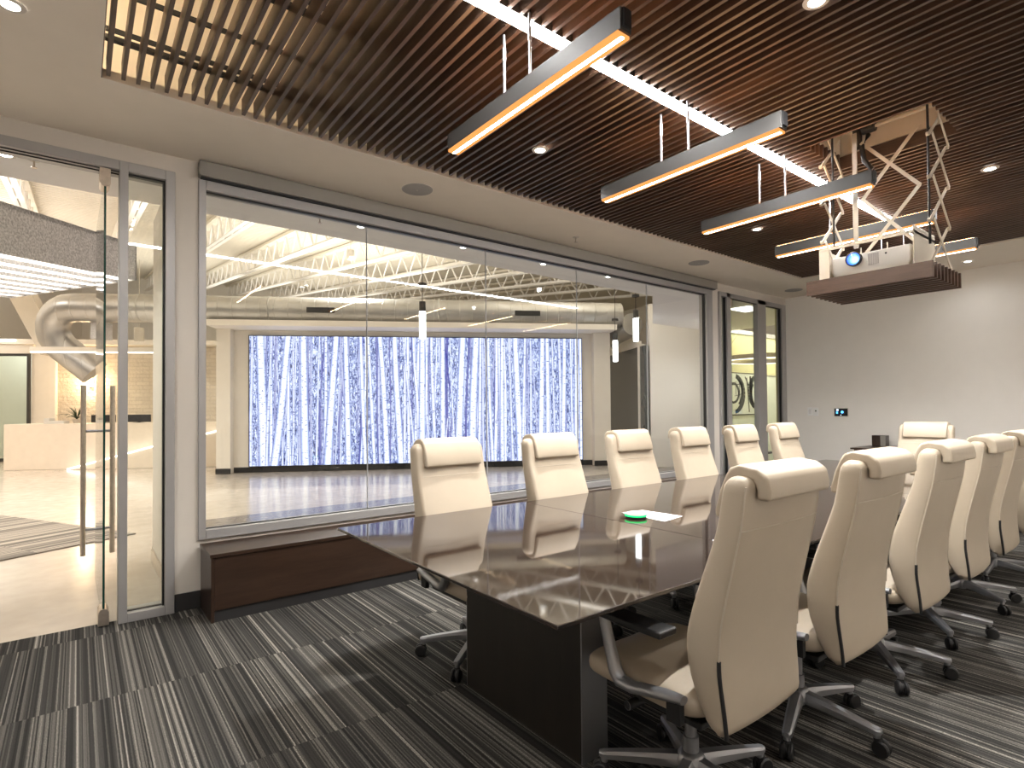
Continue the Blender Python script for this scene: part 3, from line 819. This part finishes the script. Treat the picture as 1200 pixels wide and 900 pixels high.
def wall_plate(y0, y1, z0, z1, name, lb, cat, grp=None):
    o = thing(name, (XE, (y0 + y1) / 2, (z0 + z1) / 2), lb, cat, grp)
    hy, hz = (y1 - y0) / 2, (z1 - z0) / 2
    MB().box(-.008, 0, -hy, hy, -hz, hz).build('cover_plate', 'plate', o, bevel=.003)
    return o
K = .95
o = wall_plate(4.085 * K + .005, 4.150 * K + .02, 1.188, 1.312, 'light_switch', 'white light switch plate on the end wall, left of the pair', 'switch', 'wall plates by the far door')
o.location.y = 3.972
MB().box(-.012, -.008, -.018, .018, -.035, .035).build('rocker', 'paper', o, bevel=.001)
o = wall_plate(3.85, 3.925, 1.184, 1.308, 'wall_sensor', 'white control plate with a dark dot, right of the light switch', 'switch', 'wall plates by the far door')
MB().lathe([(.011, -.008), (.011, -.011), (.001, -.012)], (0, 0, .014), 14, 'x').build('sensor_dot', 'screen_off', o)
tp = thing('control_panel', (XE, 3.53, 1.237), 'small black touch panel with blue icons on the end wall', 'touch panel')
MB().box(-.006, 0, -.098, .098, -.064, .064).build('bezel', 'trim_white', tp, bevel=.002)
MB().box(-.014, -.006, -.090, .090, -.055, .055).build('screen', 'screen_off', tp, bevel=.002)
ic = MB().box(-.0155, -.014, .040, .065, -.02, .01).lathe([(.020, 0), (.020, -.001), (.001, -.0015)], (-.0142, -.018, .004), 14, 'x')
ic.build('blue_icon', 'blue', tp)
MB().box(-.0155, -.014, .032, .062, .024, .046).box(-.0155, -.014, -.004, .006, -.044, -.036).build('pale_icon', 'lilac', tp)

# ------------------------------------------------------------------ LOBBY (rotated 30 degrees against the room)
lf = MB().box(-40, 40, W1 - .06, 60, -.06, -.001)
lf = MB()
lf.add([(-16, W1 - .06, -.004), (24, W1 - .06, -.004), (24, 40, -.004), (-16, 40, -.004), (-16, W1 - .06, -.06), (24, W1 - .06, -.06), (24, 40, -.06), (-16, 40, -.06)],
       [(0, 1, 2, 3), (4, 5, 6, 7), (0, 1, 5, 4), (1, 2, 6, 5), (2, 3, 7, 6), (3, 0, 4, 7)])
struct(lf, 'floor_lobby', 'concrete')
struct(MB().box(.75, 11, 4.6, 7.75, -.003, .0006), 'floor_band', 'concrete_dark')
# soffit along the glass wall
struct(MB().box(-7, 6.98, W1, 5.43, ZC, ZC + .08).box(-7, 6.98, 5.38, 5.43, ZC + .08, 4.1).prism([(6.98, W1), (11.6, W1), (11.6, 7.2), (9.25, 7.2), (6.98, 5.43)], ZC, ZC + .08, 'z'), 'ceiling_lobby', 'soffit_lobby')
fin = struct(MB().box(.535, .63, W1, 5.95, 0, ZC), 'wall_fin', 'white')
struct(MB().box(.523, .535, W1, 5.95, 0, .11), 'baseboard_fin', 'steel')

def LB(): return MB()
def lb(mb, name, mat, parent=None, st=True, **kw):
    """build a mesh given in lobby coordinates (u, n, z)"""
    o = mb.build(name, mat, parent, **kw)
    if parent is None:
        o.rotation_euler = (0, 0, RZ)
        if st: o['kind'] = 'structure'
    return o
def lthing(name, u, n, z, label, cat, group=None):
    o = thing(name, L(u, n, z), label, cat, group); o.rotation_euler = (0, 0, RZ); return o

NV = 12.78
# video wall niche: back wall, side columns, bulkhead
lb(LB().box(-4.30, 3.70, NV, NV + .12, 0, 3.2), 'wall_niche', 'white')
lb(LB().box(-4.30, 3.70, NV - .012, NV, 0, .115), 'baseboard_niche', 'base_black')
lb(LB().box(-4.58, -4.30, NV - .22, NV + .3, 0, 3.2), 'wall_column', 'white')
lb(LB().box(3.66, 4.05, NV - .22, NV + .3, 0, 3.2), 'wall_column', 'white')
lb(LB().box(-4.592, -4.288, NV - .232, NV - .22, 0, .115).box(3.648, 4.062, NV - .232, NV - .22, 0, .115), 'baseboard_column', 'base_black')
lb(LB().box(-4.58, 4.05, NV - .75, NV + .3, 3.08, 3.20), 'ceiling_bulkhead', 'white')
# video wall
vw = lthing('video_wall', 0, NV, 1.5, 'wide lit screen showing white birch trunks behind the glass', 'screen')
VU0, VU1, VZ0, VZ1 = -3.96, 3.40, .14, 2.95
LB().box(VU0 - .02, VU1 + .02, -.07, -.001, VZ0 - .02 - 1.5, VZ1 + .02 - 1.5).build('screen_cabinet', 'alu_dark', vw)
def birch():
    verts = []; faces = []; cols = []
    def quad(pts, cs):
        o = len(verts); verts.extend(pts); faces.append(tuple(range(o, o + 4))); cols.extend(cs)
    zb, zt_ = VZ0 - 1.5, VZ1 - 1.5
    quad([(VU0, -.072, zb), (VU1, -.072, zb), (VU1, -.072, zt_), (VU0, -.072, zt_)], [(.5, 1, 0)] * 4)
    def px2u(p): return VU0 + (p - 293) / 387 * (VU1 - VU0)
    lay = [0]
    def trunk(pt, pb, w, lvl, wob=.03, zc=(0, 1)):
        lay[0] += 1; y = -.0725 - lay[0] * .00022
        ut, ub = px2u(pt), px2u(pb); hw_ = w / 387 * (VU1 - VU0) / 2
        n = 10; ph = random.random() * 6; a = random.uniform(-1, 1) * wob
        for i in range(n):
            q = []; 
            for k in (i, i + 1):
                t = zc[0] + (zc[1] - zc[0]) * k / n; z = zb + (zt_ - zb) * t
                c_ = ub + (ut - ub) * t + a * math.sin(t * 4 + ph); h_ = hw_ * (1.18 - .28 * t)
                q.append((max(VU0, min(VU1, c_ - h_)), max(VU0, min(VU1, c_ + h_)), z))
            (l0, r0_, z0_), (l1, r1_, z1_) = q
            quad([(l0, y, z0_), (r0_, y, z0_), (r1_, y, z1_), (l1, y, z1_)], [(0, lvl, 1), (1, lvl, 1), (1, lvl, 1), (0, lvl, 1)])
    for _ in range(72):                                        # thin far stems
        p = random.uniform(294, 680); trunk(p, p + random.uniform(-7, 7), random.uniform(1.2, 2.8), random.uniform(.10, .95), .05)
    for _ in range(24):
        p = random.uniform(294, 680); trunk(p, p + random.uniform(-5, 5), random.uniform(2.4, 4.6), random.uniform(.7, 1.), .05)
    for _ in range(16):                                        # leaning branches
        p = random.uniform(300, 660); t0 = random.uniform(0, .6); trunk(p + 14 * random.choice((-1, 1)), p, random.uniform(.8, 1.8), random.uniform(.05, .8), .02, (t0, t0 + .35))
    main = [(305, 309, 10, 1), (336, 320, 8, 1), (352, 354, 8.5, 1), (317, 312, 3, .8), (377, 376, 4, .85), (388, 379, 8, 1), (399, 402, 6.5, .95), (416, 421, 4.5, .95), (425, 431, 4, .9),
            (438, 446, 6.5, .96), (455, 461, 7, 1), (470, 471, 4, .9), (465, 478, 3, .8), (487, 486, 7.5, 1), (498, 501, 4.5, .85), (511, 510, 6, .93), (534, 529, 8.5, 1), (550, 545, 9, 1),
            (556, 553, 4, .86), (565, 569, 4, .9), (578, 580, 4, .8), (582, 581, 5, .9), (590, 594, 3, .8), (598, 603, 8, 1), (609, 607, 3.5, .9), (616, 617, 3, .85), (631, 628, 7, 1), (637, 637, 5.5, .97),
            (658, 656, 5.5, .97), (666, 668, 3, .85), (672, 673, 4, .88), (678, 679, 4, .95), (643, 646, 2.5, .8)]
    for a, b_, w, lv in main: trunk(a, b_, w, lv, .015)
    me = bpy.data.meshes.new('picture'); me.from_pydata(verts, [], faces); me.materials.append(M['screen'])
    ca = me.color_attributes.new('pic', 'FLOAT_COLOR', 'CORNER')
    i = 0
    for p in me.polygons:
        for li in p.loop_indices:
            c_ = cols[me.loops[li].vertex_index]; ca.data[li].color = (*c_, 1)
    o = bpy.data.objects.new('picture', me); C.objects.link(o); o.parent = vw
    o['label'] = 'bluish photo of birch trunks on the screen'
birch()

# duct above the niche
du = lthing('air_duct', 0, 12.3, 3.44, 'thick round spiral steel duct running above the birch screen', 'duct')
path = [(4.2, 0, 0), (3.0, 0, 0), (0, 0, 0), (-3, 0, 0), (-5.5, 0, 0), (-6.9, 0, 0), (-7.15, 0, 0)]
for k in range(1, 10):
    a = R(90 + 15 * k); path.append((-7.2 + .46 * math.cos(a), .03 * k, -.46 + .46 * math.sin(a)))
path += [(-7.2 - .325 + .25, .35, -.46 - .325 - .25), (-7.2 - .325 + .5, .42, -.46 - .325 - .5)]
LB().tube(path, .285, 40, up=(0, 1, 0)).build('duct_run', 'duct', du, smooth=60)
v = LB()
for u_ in (-2.34, 2.02):
    v.box(u_ - .28, u_ + .28, -.302, -.255, -.08, .03)
v.build('air_grille', 'duct_dark', du)
s_ = LB()
for u_ in (3.55, .1, -3.4, -5.9): s_.lathe([(.286, -.02), (.296, 0), (.286, .02)], (u_, 0, 0), 40, 'x', cap=False)
s_.build('coupling_band', 'duct', du, smooth=True)
LB().box(-6.9, -6.62, .05, .3, -.62, -.28).build('damper_box', 'felt', du)
du2 = lthing('air_duct', 4.55, 12.6, 3.12, 'shorter steel branch duct at the right end, behind the pendant lamps', 'duct')
LB().tube([(-.5, 1.6, -.12), (-.2, .5, 0), (-.06, -.35, .12)], .26, 30).build('duct_run', 'duct', du2, smooth=60)

# right side: charcoal panel wall and white wall
lb(LB().box(4.62, 4.72, 12.25, 16, 0, 2.72), 'wall_charcoal', 'charcoal')
lb(LB().box(4.60, 4.74, 12.15, 12.25, 0, 2.78).box(4.60, 4.70, 12.25, 16, 2.72, 2.86), 'trim_1', 'white')
lb(LB().box(4.62, 4.72, 11.9, 12.15, 0, 2.72), 'wall_post', 'charcoal')
lb(LB().box(4.76, 6.28, 11.9, 12.0, 0, ZC + .6), 'wall_white', 'wall_lit')
# back walls of the lobby
lb(LB().box(-10.5, 4.62, 17.3, 17.4, 0, 3.25), 'wall_brick', 'brick')
lb(LB().box(-11.1, -10.5, 17.2, 17.4, 0, 3.25), 'wall_pier', 'white')
lb(LB().box(-16, 16, 28, 28.1, 0, 8.5), 'wall_rear', 'white')
lb(LB().box(-16, 4.62, 17.0, 17.42, 3.22, 3.36), 'trim_2', 'white')
lb(LB().box(-16.1, -16, -2, 28, 0, 8.5), 'wall_far', 'white')
lb(LB().box(9.4, 9.5, 3, 28, 0, 8.5), 'wall_side', 'white')
lb(LB().box(-4.9, -4.58, 14.0, 14.1, 0, 2.6).box(-5.0, -4.3, 16.9, 17.0, 0, 3.2), 'wall_return', 'white')
lb(LB().box(-5.0, -4.3, 16.888, 16.9, 0, .12), 'baseboard_return', 'base_black')

# roof deck and joists: they run along Y and rise away from the room
SL = .108
def zr(y): return 4.2 + SL * (y - 6)
rd = MB()
nrib = 190; y0 = 4.4; y1 = 36.
rings = []
for i in range(nrib):
    ya = y0 + (y1 - y0) * i / nrib; st_ = (y1 - y0) / nrib
    for yy, dz in ((ya, 0), (ya + st_ * .42, 0), (ya + st_ * .50, .075), (ya + st_ * .92, .075)):
        rings.append([(-16, yy, zr(yy) + .62 + dz), (24, yy, zr(yy) + .62 + dz)])
rd.loft(rings, cap=False, close=False)
rings2 = [[(-16, y0, zr(y0) + .78), (24, y0, zr(y0) + .78)], [(-16, y1, zr(y1) + .74), (24, y1, zr(y1) + .74)]]
rd.loft(rings2, cap=False, close=False)
struct(rd, 'ceiling_deck', 'cream_steel')
j0 = None
JX = [-7.2, -5.6, -4.0, -2.4, -.8, .8, 2.42, 4.05, 5.6, 7.2, 8.8, 10.4, 12.0, 13.6]
for jx in JX:
    if j0 is None:
        o = j0 = bpy.data.objects.new('ceiling_joist', None); C.objects.link(o); o['kind'] = 'structure'
        a0, a1 = 4.6, 30.
        ch = MB()
        for s_ in (-.05, .05):
            ch.bar((s_, a0, zr(a0)), (s_, a1, zr(a1)), .075, .012, up=(0, 0, 1)).bar((s_ * .35, a0, zr(a0) + .035), (s_ * .35, a1, zr(a1) + .035), .012, .07)
        ch.build('bottom_chord', 'joist', o)
        ch = MB()
        ch.bar((0, a0, zr(a0) + .56), (0, a1, zr(a1) + .56), .16, .07)
        ch.build('top_chord', 'cream_steel', o)
        wb = MB(); y_ = a0; k = 0
        while y_ < a1 - .4:
            y2 = y_ + .42
            z_ = (0, .56) if k % 2 == 0 else (.56, 0)
            wb.tube([(0, y_, zr(y_) + z_[0]), (0, y2, zr(y2) + z_[1])], .022, 6)
            y_ = y2; k += 1
        wb.build('web_rods', 'joist', o)
    else: o = copy_tree(j0)
    o.location = (jx, 0, 0)
gb = MB()
for x_ in (1.6, 4.8): gb.bar((x_, 6.2, zr(6.2) + .5), (x_ + 1.2, 9.5, zr(9.5) + .05), .06, .06)
struct(gb, 'ceiling_bridging', 'cage')
br_ = tag(lb(LB().bar((-9.15, 13.7, 4.2), (-8.4, 13.7, 2.7), .42, .25, up=(0, 1, 0)), 'steel_brace', 'cage', st=False), 'wide slanted white brace dropping beside the duct elbow', 'brace')

# lobby soffit downlights
DLL = ['lobby downlight behind the glass above the left chairs, first along the window', 'lobby downlight behind the glass, second along the window', 'lobby downlight behind the glass, third along the window', 'lobby downlight behind the glass, fourth along the window', 'lobby downlight seen through the open doorway']
for (x, y), lb_ in zip(((2.081, 4.95), (3.217, 4.954), (4.353, 4.966), (5.464, 4.954), (-.382, 4.958)), DLL):
    downlight(x, y, ZC - .001, lb_, 30, 'downlights in the lobby soffit', cone=130)
for x, y, lb_ in ((8.9, 5.5, 'added lobby downlight brightening the white wall right of the tube pendants'), (10.0, 6.4, 'added lobby downlight deep behind the right end of the window')):
    downlight(x, y, ZC - .001, lb_, 34, 'downlights in the lobby soffit', cone=150)  # both added to brighten the white wall, no such fixtures known
sprinkler(1.697, 4.945, ZC, 'fire sprinkler behind the glass, above the window left part')
sprinkler(-.24, 4.963, ZC, 'fire sprinkler above the open doorway')

HB = [(4.72, 11.80, 4.62, 'small round light among the lobby joists above the first pair of glass joints'), (5.78, 18.57, 5.35, 'small round light among the lobby joists just over the long duct'),
      (7.67, 8.86, 4.30, 'small round light among the lobby joists near the right end of the duct'), (-2.9, 9.2, 4.38, 'small round light among the lobby joists above the felt light box'), (-3.4, 13.4, 4.85, 'small round light among the lobby joists before the reception desk')]
# cylinder pendants
pn0 = None
for (x, y, zb_, zt_), lb_ in zip(((4.40, 8.0, 2.474, 2.917), (8.48, 7.0, 2.607, 3.10), (8.90, 7.90, 2.30, 2.70)),
        ('lit white tube pendant in front of the birch screen', 'lit white tube pendant nearest the white wall', 'smaller lit white tube pendant before the charcoal panel')):
    if pn0 is None:
        o = pn0 = thing('pendant_light', (x, y, zb_), lb_, 'pendant light', 'tube pendants in the lobby')
        MB().lathe([(.0, 0), (.045, .0), (.052, .01), (.052, .44), (0, .44)], n=24, cap=False).build('glowing_tube', 'pend', o, smooth=True)
        MB().lathe([(.0, .44), (.052, .44), (.052, .60), (0, .60)], n=24, cap=False).build('cap', 'bar', o, smooth=True)
        MB().tube([(0, 0, .6), (0, 0, 1.55)], .006, 6).build('cord', 'black', o)
        MB().lathe([(0, .86), (.07, .86), (.07, .90), (0, .90)], n=20, cap=False).build('canopy', 'bar', o)
    else:
        o = copy_tree(pn0); o.location = (x, y, zb_); o['label'] = lb_

# felt baffle light over the reception
P_ = Vector((.514, 7.476, 2.80)); da = Vector((-.499, -.876, -.125)).normalized(); db = Vector((-1.10, 1.923, 0)).normalized()
fl = thing('felt_baffle_light', P_, 'large grey felt light box with rows of bright strips beyond the doorway', 'ceiling light')
bx_ = MB(); A_, B_ = 3.0, 2.35
up_ = Vector((0, 0, 1))
def FP(a, b, h): return da * a + db * b + up_ * h
for b_ in [i * B_ / 8 for i in range(9)]:
    bx_.loft([[FP(0, b_, 0), FP(0, b_, .40), FP(0, b_ + .03, .40), FP(0, b_ + .03, 0)], [FP(A_, b_, 0), FP(A_, b_, .40), FP(A_, b_ + .03, .40), FP(A_, b_ + .03, 0)]])
bx_.loft([[FP(0, 0, 0), FP(0, 0, .40), FP(.03, 0, .40), FP(.03, 0, 0)], [FP(0, B_ + .03, 0), FP(0, B_ + .03, .40), FP(.03, B_ + .03, .40), FP(.03, B_ + .03, 0)]])
bx_.loft([[FP(0, 0, .36), FP(A_, 0, .36), FP(A_, B_, .36), FP(0, B_, .36)], [FP(0, 0, .40), FP(A_, 0, .40), FP(A_, B_, .40), FP(0, B_, .40)]])
bx_.build('felt_box', 'felt', fl)
for i in range(8):
    b_ = .075 + i * B_ / 8
    s_ = MB().loft([[FP(.06, b_, .010), FP(.06, b_ + .12, .010), FP(.06, b_ + .12, .03), FP(.06, b_, .03)], [FP(A_, b_, .010), FP(A_, b_ + .12, .010), FP(A_, b_ + .12, .03), FP(A_, b_, .03)]])
    s_.build('light_strip', 'strip', fl)

# reception desk and what stands on it
ds = lthing('reception_desk', -8.2, 14.45, 0, 'long pale reception desk at the back of the lobby', 'desk')
LB().box(-1.7, 3.7, 0, .06, 0, 1.065).box(-1.7, 3.7, .06, .75, 1.03, 1.065).box(-1.7, -1.62, .06, .75, 0, 1.03).build('front_panel', 'desk', ds, bevel=.004)
LB().prism([(-.26, 0.0), (3.7, 0), (3.7, 1.0), (1.71, .53)], -.16, -.02, 'y').build('sloped_wedge', 'desk', ds, bevel=.004)
LB().bar((-.26, -.165, .012), (1.71, -.165, .545), .03, .03, up=(0, 1, 0)).bar((1.71, -.165, .545), (3.7, -.165, 1.02), .03, .03, up=(0, 1, 0)).build('edge_light', 'strip_low', ds)
LB().box(-1.7, 3.7, .01, .05, -.0, .012).build('toe_shadow', 'duct_dark', ds)
for u_, lb_ in ((-8.02, 'black monitor back on the reception desk, left of the door handles'), (-7.22, 'black monitor back on the reception desk, right of the door handles')):
    o = lthing('monitor', u_, 14.9, 1.065, lb_, 'monitor', 'monitors on the reception desk')
    LB().box(-.27, .27, -.02, .02, .02, .20).build('display', 'black', o, bevel=.005)
    LB().box(-.03, .03, -.01, .03, 0, .1).box(-.1, .1, -.08, .08, 0, .008).build('stand', 'black', o)
for u_, w_, lb_ in ((-9.0, .22, 'white box on the reception desk beside the plant'), (-6.60, .20, 'white box on the reception desk right of the monitors')):
    o = lthing('desk_tray', u_, 14.8, 1.065, lb_, 'box', 'white boxes on the reception desk')
    LB().box(-w_, w_, -.1, .1, 0, .07).box(-w_, -w_ + .12, -.1, .1, .07, .13).build('body', 'projector', o, bevel=.004)
pt = lthing('potted_plant', -8.72, 15.08, 1.065, 'small spiky green plant on the reception desk', 'plant')
LB().lathe([(.07, 0), (.09, .10), (.08, .10), (.075, .09)], n=20).build('pot', 'pot', pt, smooth=True)
lv = LB()
for k in range(34):
    a = random.uniform(0, 6.28); tl = random.uniform(.2, 1.3); ln = random.uniform(.25, .42)
    pts = []
    for q in range(6):
        t = q / 5; th = tl * (.5 + .7 * t)
        pts.append((ln * t * math.sin(th) * math.cos(a), ln * t * math.sin(th) * math.sin(a), .09 + ln * t * math.cos(th)))
    lv.tube(pts, [.010, .012, .011, .009, .006, .002], 5, ry=.003)
lv.build('leaves', 'leaf', pt, smooth=True)
sn = lthing('wall_sconce', -9.62, 17.3, 2.05, 'glowing wall sconce on the pale brick wall', 'wall light')
LB().box(-.06, .06, -.03, 0, -.02, .22).build('back_plate', 'steel', sn)
LB().lathe([(0, 0), (.05, 0), (.05, .26), (0, .26)], (0, -.09, 0), 16, cap=False).build('glass_shade', 'sconce', sn, smooth=True)
lamp('POINT', L(-9.62, 17.0, 2.2), 25, (1, .72, .42), .06)
lp = lthing('linear_light', -6.3, 12, 2.5, 'slim horizontal pendant light beyond the open glass door', 'pendant light')
LB().box(-1.46, 1.2, -.04, .04, .02, .11).build('housing', 'cage', lp, bevel=.003)
LB().box(-1.45, 1.19, -.035, .035, 0, .02).build('diffuser', 'strip', lp)
r_ = LB()
for u_ in (-.2, 1.0): r_.tube([(u_, 0, .11), (u_, 0, 2.6)], .006, 6)
r_.build('suspension_rod', 'steel', lp)
sk = lthing('hanging_speaker', -6.79, 14, 2.97, 'small pale cylinder speaker hanging above the reception', 'speaker')
LB().lathe([(0, 0), (.09, 0), (.10, .02), (.10, .29), (.09, .31), (0, .31)], n=24, cap=False).build('body', 'cage', sk, smooth=True)
LB().tube([(0, 0, .31), (0, 0, 1.9)], .008, 6).build('cord', 'cage', sk)
# glazed office on the far left
go = lthing('glass_partition', -12.6, 17.15, 0, 'green tinted glass partition of an office left of the reception', 'partition')
LB().box(-1.6, 1.5, -.03, .03, 2.9, 2.97).box(1.43, 1.5, -.03, .03, 0, 2.9).box(-1.6, -1.53, -.03, .03, 0, 2.9).box(-1.6, 1.5, -.03, .03, 0, .08).build('frame', 'bar', go)
LB().box(-1.53, .62, -.008, .008, .08, 2.9).box(.625, 1.43, -.008, .008, .08, 2.9).build('glass_pane', 'glass_green', go)
lb(LB().box(-14.8, -10.2, 19.5, 19.55, 0, 3.6), 'wall_office', 'office_wall_pale')
lamp('POINT', L(-12.4, 18.4, 3.5), 20, (.95, 1, .92), .08)
lb(LB().box(-16, -11.0, 17.1, 17.25, 2.97, 3.3), 'wall_header', 'white')
lb(LB().box(-15, -11.2, 16.7, 16.76, 3.26, 3.32), 'trim_3', 'strip_low')
# lobby rug
rg = MB().prism([(.506, 7.365), (-4.3, 4.94), (-6.2, 8.3), (-.77, 9.9)], -.003, .006, 'z')
rg = MB().prism([(0, 0), (-5.4, 0), (-5.4, 2.75), (0, 2.75)], 0, .010, 'z')
o = tag(rg.build('rug', 'rug'), 'large striped taupe rug on the lobby floor outside the doorway', 'rug')
o.location = (.506, 7.365, -.003); o.rotation_euler = (0, 0, R(27.5))

# ------------------------------------------------------------------ office behind door 2
struct(MB().box(11.3, 16.2, 7.0, 7.1, 0, 3.1), 'wall_office_far', 'office')
struct(MB().box(11.3, 16.2, 6.985, 7.0, 0, 2.08), 'wall_panel_office', 'office_low')
struct(MB().box(11.3, 16.2, 6.96, 7.0, 3.02, 3.12).box(11.3, 16.2, 6.97, 7.0, 2.07, 2.1), 'trim_4', 'alu')
ow = MB(); m30 = Matrix.Translation((7.02, W1 + .01, 0)) @ Matrix.Rotation(R(30.4), 4, 'Z')
ow.box(0, 5.1, -.10, 0, 0, 3.9, m30)
struct(ow, 'wall_office_side', 'wall')
struct(MB().box(16.2, 16.3, W1, 7.1, 0, 3.9).box(XE + .1, 16.3, W1, W1 + .1, 0, 3.9), 'wall_office_end', 'office')
struct(MB().prism([(7.05, W1 + .01), (16.3, W1 + .01), (16.3, 7.1), (11.45, 7.1)], 3.85, 3.9, 'z').prism([(7.05, W1 + .01), (9.6, W1 + .01), (9.6, 5.9)], 3.05, 3.12, 'z'), 'ceiling_office', 'white')
for k, (x_, y_) in enumerate(((11.2, 5.6), (13.6, 5.7))): lamp('POINT', (x_, y_, 3.5), 33, (1, .97, .86), .12)
oa = MB().box(9.0, 9.5, 5.0, 5.35, 3.035, 3.05)
tag(oa.build('panel_light', 'strip_low'), 'square ceiling light just inside the far glass door', 'ceiling light')
rl = thing('ring_light', (11.45, 6.0, 2.30), 'large ring pendant lamp in the office behind the far door', 'pendant light')
MB().lathe([(.82, 0), (.86, 0), (.86, .09), (.82, .09), (.82, 0)], n=64, cap=False).build('ring', 'steel', rl, smooth=True)
MB().lathe([(.825, -.006), (.855, -.006), (.855, 0), (.825, 0)], n=64, cap=False).build('diffuser', 'strip_low', rl, smooth=True)
w_ = MB()
for k in range(3):
    a = 2.1 * k; w_.tube([(.84 * math.cos(a), .84 * math.sin(a), .09), (0, 0, 1.5)], .004, 5)
w_.build('suspension_wire', 'steel', rl)
ar = thing('framed_artwork', (12.35, 6.98, 1.63), 'framed abstract grey brush drawing behind the far glass door', 'artwork')
MB().box(-.72, .62, -.03, 0, -.47, .47).build('canvas', 'canvas', ar)
MB().box(-.74, .64, -.04, -.0, .47, .49).box(-.74, .64, -.04, 0, -.49, -.47).box(-.74, -.72, -.04, 0, -.47, .47).box(.62, .64, -.04, 0, -.47, .47).build('frame', 'bar', ar)
def arc(cx, cz, r_, a0, a1, w, n=14, y=-.033):
    m_ = MB(); pts = [(cx + r_ * math.cos(R(a0 + (a1 - a0) * i / n)), y, cz + r_ * math.sin(R(a0 + (a1 - a0) * i / n))) for i in range(n + 1)]
    return pts, [w * (.5 + .5 * math.sin(PI * (i + .8) / (n + 1.6))) for i in range(n + 1)]
ink = MB()
for a in ((-.55, .0, .42, -80, 75, .045), (-.55, .02, .22, -160, 150, .018), (-.50, .05, .32, -60, 60, .02), (.55, .05, .40, 120, 240, .05), (.5, .0, .30, 130, 225, .03)):
    pts, ws = arc(*a); ink.tube(pts, ws, 6, ry=.004, up=(0, 1, 0)) if False else ink.tube(pts, [.004] * len(ws), 6, ry=ws, up=(0, -1, 0)) if False else None
    for (p, q), w in zip(zip(pts[:-1], pts[1:]), ws): ink.bar(p, q, .006, 4.2 * w * .8, up=(-(q[2] - p[2]), 0, q[0] - p[0]) if True else (0, 0, 1))
for (x0, z0, x1, z1, w) in ((.02, .38, .12, -.42, .03), (.18, .42, .2, -.1, .05), (-.05, .40, .1, .2, .03), (.3, .4, .2, .1, .02), (-.6, .2, -.1, .24, .015), (-.5, -.05, -.2, .0, .012), (-.3, .3, -.28, -.3, .012), (-.45, .28, -.44, -.02, .01)):
    ink.bar((x0, -.033, z0), (x1, -.033, z1), w, .006, up=(0, 1, 0))
ink.build('brush_strokes', 'ink', ar)
oc = thing('visitor_chair', (10.1, 5.35, 0), 'metal framed chair with a rounded back in the office behind the far door', 'chair')
pts = [(-.26, 0, .55)] + [(-.26 * math.cos(a), 0, .72 + .24 * math.sin(a)) for a in [PI * i / 12 for i in range(13)]] + [(.26, 0, .55)]
oc.rotation_euler = (0, 0, R(-20))
MB().tube(pts, .014, 8).build('back_frame', 'chair_alu', oc, smooth=True)
MB().superbox((0, .25, .47), (.26, .27, .035), 5, 3, 30, 10).build('seat', 'black', oc, smooth=True)
for sx_ in (-.24, .24):
    for sy_ in (0, .48): MB().tube([(sx_, sy_, 0), (sx_, sy_, .55 if sy_ == 0 else .45)], .012, 8).build('leg', 'chair_alu', oc, smooth=True)

# ------------------------------------------------------------------ lobby lights
for x, y, sx_, sy_, e_ in ((-6, 23, 8, 6, 200), (5, 22, 10, 6, 220), (2.0, 9.5, 8, 5, 190), (-4.0, 10.0, 4, 6, 260), (8.2, 8.2, 3, 3, 150), (-4.5, 17, 8, 4, 300), (5.5, 14.5, 5, 4, 200)):  # unseen upward area lights without fixtures, added to brighten the roof deck
    lamp('AREA', (x, y, 3.75 if y < 12 else 4.1 if y < 20 else 5.2), e_ * .50, (1, .95, .89), rot=(PI, 0, 0), shape='RECTANGLE', size=sx_, size_y=sy_)
hb0 = None
for x, y, z, lb_ in HB:
    if hb0 is None:
        o = hb0 = thing('round_light', (x, y, z), lb_, 'ceiling light', 'small round lights between the lobby joists')
        MB().lathe([(.0, .02), (.075, .02), (.08, .04), (.08, .22), (0, .22)], n=20, cap=False).build('can', 'cage', o, smooth=True)
        MB().lathe([(.0, .015), (.07, .015), (.07, .02)], n=20, cap=False).build('lamp_disc', 'disc_dim', o)
        MB().tube([(0, 0, .22), (0, 0, .72)], .008, 6).build('stem', 'cage', o)
    else:
        o = copy_tree(hb0); o.location = (x, y, z); o['label'] = lb_
    if x < 7: lamp('SPOT', (x, y, z - .03), 440, (1, .975, .94), .06, spot_size=R(150), spot_blend=1.)
for u_, n_ in ((-9, 16.3), (-7, 16.3), (-5.6, 16.3)):
    lamp('SPOT', L(u_, n_, 3.2), 24, (1, .92, .78), .04, spot_size=R(110), spot_blend=.7)

# ------------------------------------------------------------------ world and view
w = bpy.data.worlds.new('world'); bpy.context.scene.world = w; w.use_nodes = True
w.node_tree.nodes['Background'].inputs[0].default_value = (.5, .45, .4, 1); w.node_tree.nodes['Background'].inputs[1].default_value = .15
S = bpy.context.scene
S.view_settings.view_transform = 'Standard'; S.view_settings.look = 'None'
S.view_settings.exposure = 1.25; S.view_settings.gamma = 1; S.view_settings.use_curve_mapping = False
S.cycles.max_bounces = 10; S.cycles.diffuse_bounces = 5; S.cycles.glossy_bounces = 5; S.cycles.transparent_max_bounces = 24
S.cycles.sample_clamp_indirect = 6; S.cycles.caustics_reflective = False; S.cycles.caustics_refractive = False
